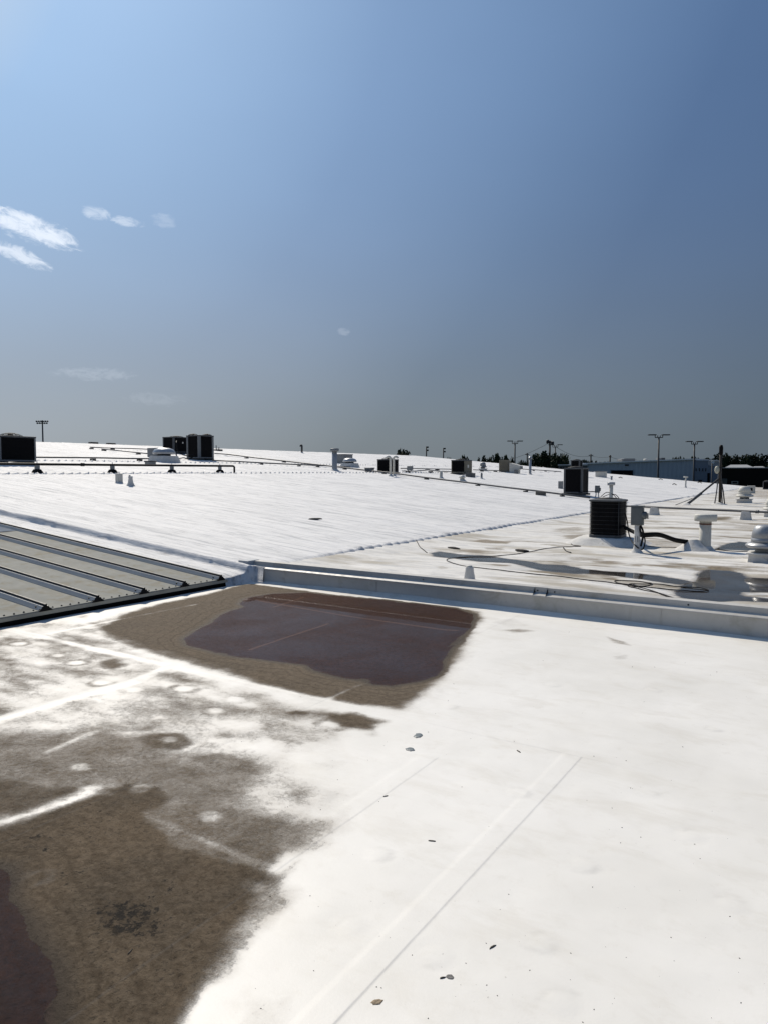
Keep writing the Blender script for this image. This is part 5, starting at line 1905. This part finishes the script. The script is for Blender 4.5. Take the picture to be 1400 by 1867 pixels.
def place_trees():
    tree('round dark tree alone behind the ridge, left of the small pole lights', 737, 821, 150, 46, 2)
    r0 = random.Random(4)
    lab = 'dark tree in the low clump behind the roof between tan condenser and white hood'
    for px, top, w in ((848, 832, 22), (840, 835, 14), (872, 836, 14), (888, 833, 22), (904, 829, 24), (920, 832, 20), (932, 836, 18), (818, 835, 10)):
        tree(lab, px, top, 170 + r0.uniform(-12, 12), w * 1.25, r0.choice((0, 1, 2)), 'trees in the low clump', r0.uniform(0, 6))
    lab = 'big dark tree in the mass behind the metal stack and poles'
    for px, top, w in ((970, 833, 34), (986, 827, 40), (1003, 825.5, 40), (1019, 828, 36), (1030, 836, 22), (957, 840, 24), (994, 832, 40), (1012, 834, 36)):
        tree(lab, px, top, 135 + r0.uniform(-9, 9), w * 1.25, r0.choice((0, 1, 2)), 'trees in the big dark mass', r0.uniform(0, 6))
    lab = 'low dark tree on the horizon between the distant condenser and the blue building'
    for px, top, w in ((1048, 840, 18), (1062, 839, 16), (1076, 841, 14), (1090, 842, 16), (1104, 842.5, 14)):
        tree(lab, px, top, 230 + r0.uniform(-10, 10), w * 1.3, r0.choice((0, 2)), 'low trees on the horizon', r0.uniform(0, 6))
    lab = 'small dark tree just above the blue building roof'
    for px, top, w in ((1227, 836, 12), (1237, 834, 16), (1246, 836.5, 12), (1258, 836, 14)):
        tree(lab, px, top, 190 + r0.uniform(-8, 8), w * 1.25, r0.choice((0, 2)), 'small trees over the blue roof', r0.uniform(0, 6))
    lab = 'tall dark tree in the line behind the black building'
    x = 1268
    while x < 1440:
        w = r0.uniform(12, 20)
        base = 835 if x < 1285 else (834 if x < 1300 else 831)
        tree(lab, x, base + r0.uniform(-2.5, 3.5), 165 + r0.uniform(-14, 14), w * 2.0, r0.choice((1, 3, 0, 2, 2)), 'tree line behind the black building', r0.uniform(0, 6))
        x += w * .55


place_trees()


# ---- parking-lot lights -------------------------------------------------
def twin_light(label, px, top_py, depth, span_px, group='twin arm car park lights'):
    g = at_depth(px, 860, depth)
    g.z = GZ
    H = EYE.z + (860 - top_py) / F_PX * depth - GZ
    k = depth / F_PX
    t = thing('parking_light', label, 'lamp post', g, group, YAW)
    MB().tube([(0, 0, 0), (0, 0, H - 5 * k)], [.16, .11], 8).obj('pole', M_POLE, t)
    s = span_px / 2 * k
    fr = MB()
    e = .055
    for a, b in (((-s * .36, 0, H - 5 * k), (s * .36, 0, H - 5 * k)), ((-s * .36, 0, H - 5 * k), (-s * .36, 0, H - .8 * k)), ((s * .36, 0, H - 5 * k), (s * .36, 0, H - .8 * k)), ((-s * .12, 0, H - 5 * k), (-s * .12, 0, H - 1 * k)), ((s * .12, 0, H - 5 * k), (s * .12, 0, H - 1 * k))):
        fr.tube([a, b], e, 6)
    fr.obj('bracket', M_POLE, t)
    for q in (-1, 1):
        o = MB().box(min(q * s * .30, q * s), -.30, H - 1.2 * k, max(q * s * .30, q * s), .30, H - 1.2 * k + .14, .03).obj('lamp_head', M_LAMP, t)
        o.rotation_euler = (0, 0, 0)
    return t


twin_light('tallest twin arm car park light before the blue building', 1199, 793, 96, 38)
twin_light('twin arm car park light at the corner of the blue building', 1264, 805, 103, 30)
twin_light('twin arm car park light left of the big dark trees', 937.5, 804, 120, 28)
twin_light('twin arm car park light above the big trees beside the wooden pole', 1011, 810.5, 150, 26)


def small_light(label, px, top_py, depth):
    g = at_depth(px, 860, depth)
    g.z = GZ
    k = depth / F_PX
    H = EYE.z + (860 - top_py) / F_PX * depth - GZ
    t = thing('pole_light', label, 'lamp post', g, 'small pole lights behind the ridge', YAW)
    MB().tube([(0, 0, 0), (0, 0, H)], [.2, .14], 8).obj('pole', M_POLE, t)
    for z in (0.6, 6.2):
        MB().box(-.5 * k, -.2, H - z * k - .18, 4.0 * k, .2, H - z * k + .18).obj('lamp_head', M_LAMP, t)
    return t


small_light('small two headed pole light behind the ridge, left of the two', 776.5, 815, 170)
small_light('small two headed pole light behind the ridge, right of the two', 807.5, 817.5, 185)


def stadium():
    g = at_depth(80.5, 860, 190)
    g.z = GZ
    k = 190 / F_PX
    H = EYE.z + (860 - 767) / F_PX * 190 - GZ
    t = thing('stadium_light', 'tall stadium light with two rows of lamps behind the left ridge', 'floodlight', g, None, YAW)
    MB().tube([(0, 0, 0), (0, 0, H)], [.30, .17], 8).obj('pole', M_POLE, t)
    for row, (n, w) in enumerate(((6, 10), (5, 8.5))):
        z = H - (1.8 + row * 3.4) * k
        b = MB().box(-w * k, -.08, z - .08, w * k, .08, z + .08).obj('crossarm', M_POLE, t)
        for i in range(n):
            x = (-w + 2 * w * i / (n - 1)) * k
            o = MB().lathe([(.10, -.22), (.22, .0), (.24, .16), (.20, .2)], n=10).obj('lamp', M_LAMP, b)
            o.matrix_local = Matrix.Translation((x, -.1, z - .05)) @ Matrix.Rotation(R(70), 4, 'X')


stadium()


# ---- utility poles and wires ---------------------------------------------
def utility_pole(label, px, top_py, depth, arm_px=8, transformers=False, group='wooden utility poles'):
    g = at_depth(px, 860, depth)
    g.z = GZ
    k = depth / F_PX
    H = EYE.z + (860 - top_py) / F_PX * depth - GZ
    t = thing('utility_pole', label, 'utility pole', g, group, YAW)
    MB().tube([(0, 0, 0), (0, 0, H)], [.24, .17], 8).obj('pole', M_WPOLE, t)
    MB().box(-arm_px / 2 * k, -.07, H - 3 * k - .08, arm_px / 2 * k, .07, H - 3 * k + .08).obj('crossarm', M_WPOLE, t)
    for x in (-.42, .42):
        MB().lathe([(.07, 0), (.09, .1), (.05, .25)], (x * arm_px * k, 0, H - 3 * k + .08), 8).obj('insulator', M_GREY, t)
    if transformers:
        for x, z in ((-.45, 1.0), (.5, 4.0)):
            MB().lathe([(.28, 0), (.30, .05), (.30, .62), (.2, .72)], (x, -.1, H - (z + 4) * k), 12).obj('transformer', M_LAMP, t)
    return t, Vector((g.x, g.y, GZ + H - 3 * k))


_, q0 = utility_pole('thick wooden pole with transformers above the big dark trees', 1001, 804, 140, 6, True)
_, q1 = utility_pole('slim utility pole with a crossarm left of the blue building roof', 1076, 828, 185, 8)
_, q2 = utility_pole('slim utility pole nearest the blue building roof box', 1111, 830, 175, 4)
_, q3 = utility_pole('short utility pole before the big dark trees, left side', 960, 826, 190, 7)


def wire(label, a, b, sag):
    o = Vector(a)
    P = []
    for i in range(17):
        t = i / 16
        p = Vector(a).lerp(Vector(b), t)
        p.z -= sag * 4 * t * (1 - t)
        P.append(p - o)
    w = MB().tube(P, .032, 5).obj('power_line', M_CABLE)
    w.location = o
    setp(w, label, 'power line', 'power lines')


qa = at_depth(845, 838, 200)
wire('power line sloping up from the left horizon to the transformer pole', q0 + Vector((0, 0, .0)), qa, 2.2)
wire('power line from the transformer pole to the slim crossarm pole', q0, q1, 1.2)
wire('power line between the two slim utility poles', q1, q2, .3)
wire('power line running right from the slim pole behind the roof box', q2, at_depth(1160, 838, 190), .5)


# ---- blue warehouse and black building ------------------------------------
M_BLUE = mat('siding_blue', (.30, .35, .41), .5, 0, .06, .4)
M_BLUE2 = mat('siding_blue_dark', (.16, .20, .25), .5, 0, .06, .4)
M_ROOFW = mat('eave_white', (.62, .63, .64), .5, 0, .05, .4)
M_ROOFG = mat('roof_pale', (.32, .33, .33), .6, 0, .1, .3)
M_DARK = mat('opening_dark', (.006, .006, .007), .8, 0, .2, 1)
M_GLASS = mat('window_dark', (.012, .014, .018), .15, 0, .1, 1)
M_BLACKW = mat('wall_black', (.008, .0075, .007), .8, 0, .25, .3)


def blue_building():
    D = 108
    c = at_depth(1266, 860, D)                  # near corner
    t = thing('blue_warehouse', 'blue ribbed metal warehouse with a pale eave and dark loading door', 'building', (c.x, c.y, GZ))
    z1 = EYE.z + (860 - 838.5) / F_PX * D - GZ   # eave at the near corner
    L = 17.6
    drop = .62
    # ribbed wall along -X from the corner
    vs, fs = [], []
    n = int(L / .16)
    for i in range(n + 1):
        x = -L * i / n
        y = (0, -.03, -.03, 0)[i % 4]
        vs += [(x, y, 0), (x, y, z1 - drop * i / n)]
    for i in range(n):
        fs.append((2 * i, 2 * i + 1, 2 * i + 3, 2 * i + 2))
    w = MB().add(vs, fs).obj('wall', M_BLUE, t)
    MB().add([(0, .02, 0), (-L, .02, 0), (-L, 24, 0), (0, 24, 0), (0, .02, z1), (-L, .02, z1 - drop), (-L, 24, z1 - drop), (0, 24, z1)],
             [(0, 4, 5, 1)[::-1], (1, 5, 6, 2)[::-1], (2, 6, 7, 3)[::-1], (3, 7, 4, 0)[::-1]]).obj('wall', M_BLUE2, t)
    MB().add([(.15, -.25, z1 + .02), (-L - .2, -.25, z1 - drop + .02), (-L - .2, 24.2, z1 - drop + .02), (.15, 24.2, z1 + .02),
              (.15, -.25, z1 + .22), (-L - .2, -.25, z1 - drop + .22), (-L - .2, 24.2, z1 - drop + .22), (.15, 24.2, z1 + .22)],
             [(0, 1, 5, 4), (1, 2, 6, 5), (2, 3, 7, 6), (3, 0, 4, 7), (4, 5, 6, 7), (3, 2, 1, 0)]).obj('roof', M_ROOFW, t)
    # loading door

    def on_wall(px, py):
        d = ray(px, py)
        k = (c.y - EYE.y) / d.y
        return EYE + d * k
    a, b = on_wall(1113.5, 857.5), on_wall(1153, 880)
    MB().box(a.x - c.x, -.09, max(.05, b.z - GZ - 2), b.x - c.x, -.035, a.z - GZ).obj('loading_door', M_DARK, t)
    fr = MB()
    fr.box(a.x - c.x - .12, -.10, 0.05, a.x - c.x - .005, -.034, a.z - GZ + .12)
    fr.box(b.x - c.x + .005, -.10, 0.05, b.x - c.x + .12, -.034, a.z - GZ + .12)
    fr.obj('door_frame', M_BLUE2, t)
    a = on_wall(1142, 848)
    MB().box(a.x - c.x - .3, -.10, a.z - GZ - .12, a.x - c.x + .3, -.035, a.z - GZ + .12).obj('wall_lamp', M_LAMP, t)
    MB().tube([(-.06, -.10, .1), (-.06, -.10, z1 - .05)], .07, 8).obj('downspout', M_BLUE2, t)
    # lower office front turning away to the right

    def on_side(px, py, x=c.x + .0):
        d = ray(px, py)
        k = (x - EYE.x) / d.x if abs(d.x) > 1e-6 else 0
        return EYE + d * k
    # office volume: stands forward of the corner to the right
    o = thing('blue_office', 'lower blue office block with four small windows at the right of the warehouse', 'building', (c.x, c.y, GZ))
    e = at_depth(1308, 860, D * 1.01)
    dx, dy = e.x - c.x, e.y - c.y
    ln = math.hypot(dx, dy)
    o.rotation_euler = (0, 0, math.atan2(dy, dx))
    zo = EYE.z + (860 - 840.5) / F_PX * D - GZ
    zo2 = EYE.z + (860 - 849.5) / F_PX * D - GZ
    s = ln / 42.0
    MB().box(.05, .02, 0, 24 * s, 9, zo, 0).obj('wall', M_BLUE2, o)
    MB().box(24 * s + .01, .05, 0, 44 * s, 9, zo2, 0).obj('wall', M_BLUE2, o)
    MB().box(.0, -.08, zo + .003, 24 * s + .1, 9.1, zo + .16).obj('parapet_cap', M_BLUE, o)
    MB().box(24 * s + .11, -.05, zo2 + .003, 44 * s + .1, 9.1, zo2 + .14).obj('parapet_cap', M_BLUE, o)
    zw = EYE.z + (860 - 856.2) / F_PX * D - GZ
    for px in (1267.8, 1273.8, 1279.8, 1285.3):
        x = (px - 1266) * s
        f = MB().box(x - .12 * s * 10, -.03, zw - 3.3 * s, x + .12 * s * 10, .03, zw + 3.0 * s).obj('window', M_BLUE, o)
        MB().box(x - .09 * s * 10, -.045, zw - 2.8 * s, x + .09 * s * 10, -.0305, zw + 2.5 * s).obj('pane', M_GLASS, f)
    d = MB().box((1289 - 1266) * s, -.05, .05, (1293.2 - 1266) * s, .03, EYE.z + (860 - 862.5) / F_PX * D - GZ).obj('door', M_DARK, o)
    MB().box((1273 - 1266) * s, -.05, 2.0, (1279 - 1266) * s, .03, EYE.z + (860 - 875) / F_PX * D - GZ).obj('window', M_GLASS, o)
    # rooftop pieces on the warehouse

    def roof_pt(px, py, depth):
        return at_depth(px, py, depth)
    zr = z1 - .05
    for px, py0, py1, wpx, dep, lb, nm, m_ in ((1140, 843, 836.2, 25, 122, 'wide pale rooftop unit with a slanted side on the blue warehouse', 'rooftop_unit', M_FRAMEL), (1176.5, 842, 836.3, 6, 117, 'small round topped vent on the blue warehouse roof', 'roof_vent', M_VENT), (1200, 841, 835.2, 7, 114, 'small grey unit on the warehouse roof left of the tallest light', 'rooftop_unit', M_GREY), (1206, 841, 834.8, 7, 114, 'small dark unit on the warehouse roof right of the tallest light', 'rooftop_unit', M_FRAME)):
        g = at_depth(px, py0, dep)
        k = dep / F_PX
        zt = EYE.z + (860 - py1) * k
        q = thing(nm, lb, 'rooftop unit', (g.x, g.y, g.z - .8), 'units on the warehouse roof', YAW)
        hh = zt - g.z + .8
        if wpx > 20:
            mb = MB()
            wv = wpx * k
            pr = [(-wv * .22, 0), (wv / 2, 0), (wv / 2, hh), (-wv * .2, hh), (-wv / 2, hh - .15)]
            mb.add([(x, -1.2, z) for x, z in pr] + [(x, 1.2, z) for x, z in pr], [(0, 1, 2, 3, 4), (9, 8, 7, 6, 5)] + [(i, i + 5, (i + 1) % 5 + 5, (i + 1) % 5) for i in range(5)])
            mb.obj('cabinet', m_, q)
        elif nm == 'roof_vent':
            MB().lathe([(.28, 0), (.28, hh * .75), (.42, hh * .78), (.36, hh * .95), (.05, hh)], n=12).obj('cabinet', m_, q)
        else:
            MB().box(-wpx / 2 * k, -.5, 0, wpx / 2 * k, .5, hh, .03).obj('cabinet', m_, q)
        MB().box(-wpx * .3 * k, -.4, -.2, wpx * .3 * k, .4, .1).obj('plinth', M_GREY, q)


blue_building()


def black_building():
    D = 92
    a = at_depth(1313, 860, D)
    k = D / F_PX
    t = thing('black_building', 'long low black building with a pale roof edge at the right', 'building', (a.x, a.y, GZ), None, YAW - R(26))
    zt = EYE.z + (860 - 853.8) * k - GZ
    W = 175 * k
    MB().box(0, 0, 0, W, 14, zt - .02).obj('wall', M_BLACKW, t)
    MB().box(-.1, -.15, zt, W + .1, 14.1, zt + .10).obj('roof_edge', M_ROOFG, t)
    # darker fascia band, garage bays, pale door and a wall unit
    for i in range(4):
        x = (18 + i * 36) * k
        f = MB().box(x, -.05, .1, x + 26 * k, .004, 3.4).obj('garage_door', M_DARK, t)
    MB().box((1313.5 - 1313) * k, -.06, .1, (1324 - 1313) * k, .003, EYE.z + (860 - 872.5) * k - GZ).obj('door', mat('door_grey', (.05, .055, .06), .6, 0, .1, 1), t)
    x0 = (1331 - 1313) * k
    z0 = EYE.z + (860 - 877) * k - GZ
    u = MB().box(x0, -.5, z0 - 5.5 * k, x0 + 11 * k, -.06, z0).obj('wall_unit', M_FRAMEL, t)
    MB().box(x0 + .12, -.52, z0 - 4.0 * k, x0 + 11 * k - .12, -.505, z0 - 1.2 * k).obj('grille', M_DARK, u)
    # pale hipped roof behind the edge
    for x0, x1, py, lb in ((1316, 1372, 847.0, 'pale hipped roof rising behind the black building'), (1368, 1396, 850.0, 'smaller pale roof behind the black building, further right')):
        g = at_depth(x0, 860, D * 1.22)
        kk = D * 1.22 / F_PX
        r = thing('hipped_roof_house', lb, 'building', (g.x, g.y, GZ), 'houses behind the black building', YAW - R(26))
        w = (x1 - x0) * kk
        zb = EYE.z + (860 - 854.5) * kk - GZ
        zz = EYE.z + (860 - py) * kk - GZ
        MB().box(.4, .4, 0, w - .4, 9.6, zb).obj('wall', M_BLACKW, r)
        MB().add([(0, 0, zb + .01), (w, 0, zb + .01), (w, 10, zb + .01), (0, 10, zb + .01), (w * .24, 4, zz), (w * .72, 4, zz)], [(0, 1, 5, 4), (1, 2, 5), (2, 3, 4, 5), (3, 0, 4), (3, 2, 1, 0)]).obj('roof', M_ROOFG, r)
    # satellite dish on a post left of the mast
    g = at_depth(1297, 860, 88)
    kk = 88 / F_PX
    d = thing('satellite_dish', 'small round dish on a post left of the electrical mast', 'dish', (g.x, g.y, GZ), None, YAW)
    zd = EYE.z + (860 - 843) * kk - GZ
    MB().tube([(0, 0, 0), (0, 0, zd)], .06, 6).obj('post', M_POLE, d)
    o = MB().lathe([(.02, 0), (.12, .02), (.20, .07), (.215, .085), (.20, .085), (.11, .045), (.02, .03)], n=16).obj('dish', M_VENT, d)
    o.matrix_local = Matrix.Translation((0, -.1, zd)) @ Matrix.Rotation(R(60), 4, 'X')


black_building()


def shed():
    D = 118
    g = at_depth(1017, 860, D)
    k = D / F_PX
    t = thing('grey_shed', 'low grey shed with a pale roof before the big dark trees', 'building', (g.x, g.y, GZ), None, YAW - R(15))
    zt = EYE.z + (860 - 848.5) * k - GZ
    w = 50 * k
    MB().box(0, 0, 0, w, 7, zt - .02).obj('wall', mat('shed_grey', (.075, .085, .09), .6, 0, .1, .5), t)
    MB().box(-.1, -.15, zt, w + .1, 7.1, zt + .14).obj('roof', M_ROOFW, t)
    for i in range(3):
        MB().box((3 + i * 5) * k, -.04, zt - 5.5 * k, (6 + i * 5) * k, .002, zt - 3 * k).obj('window', M_GLASS, t)


shed()
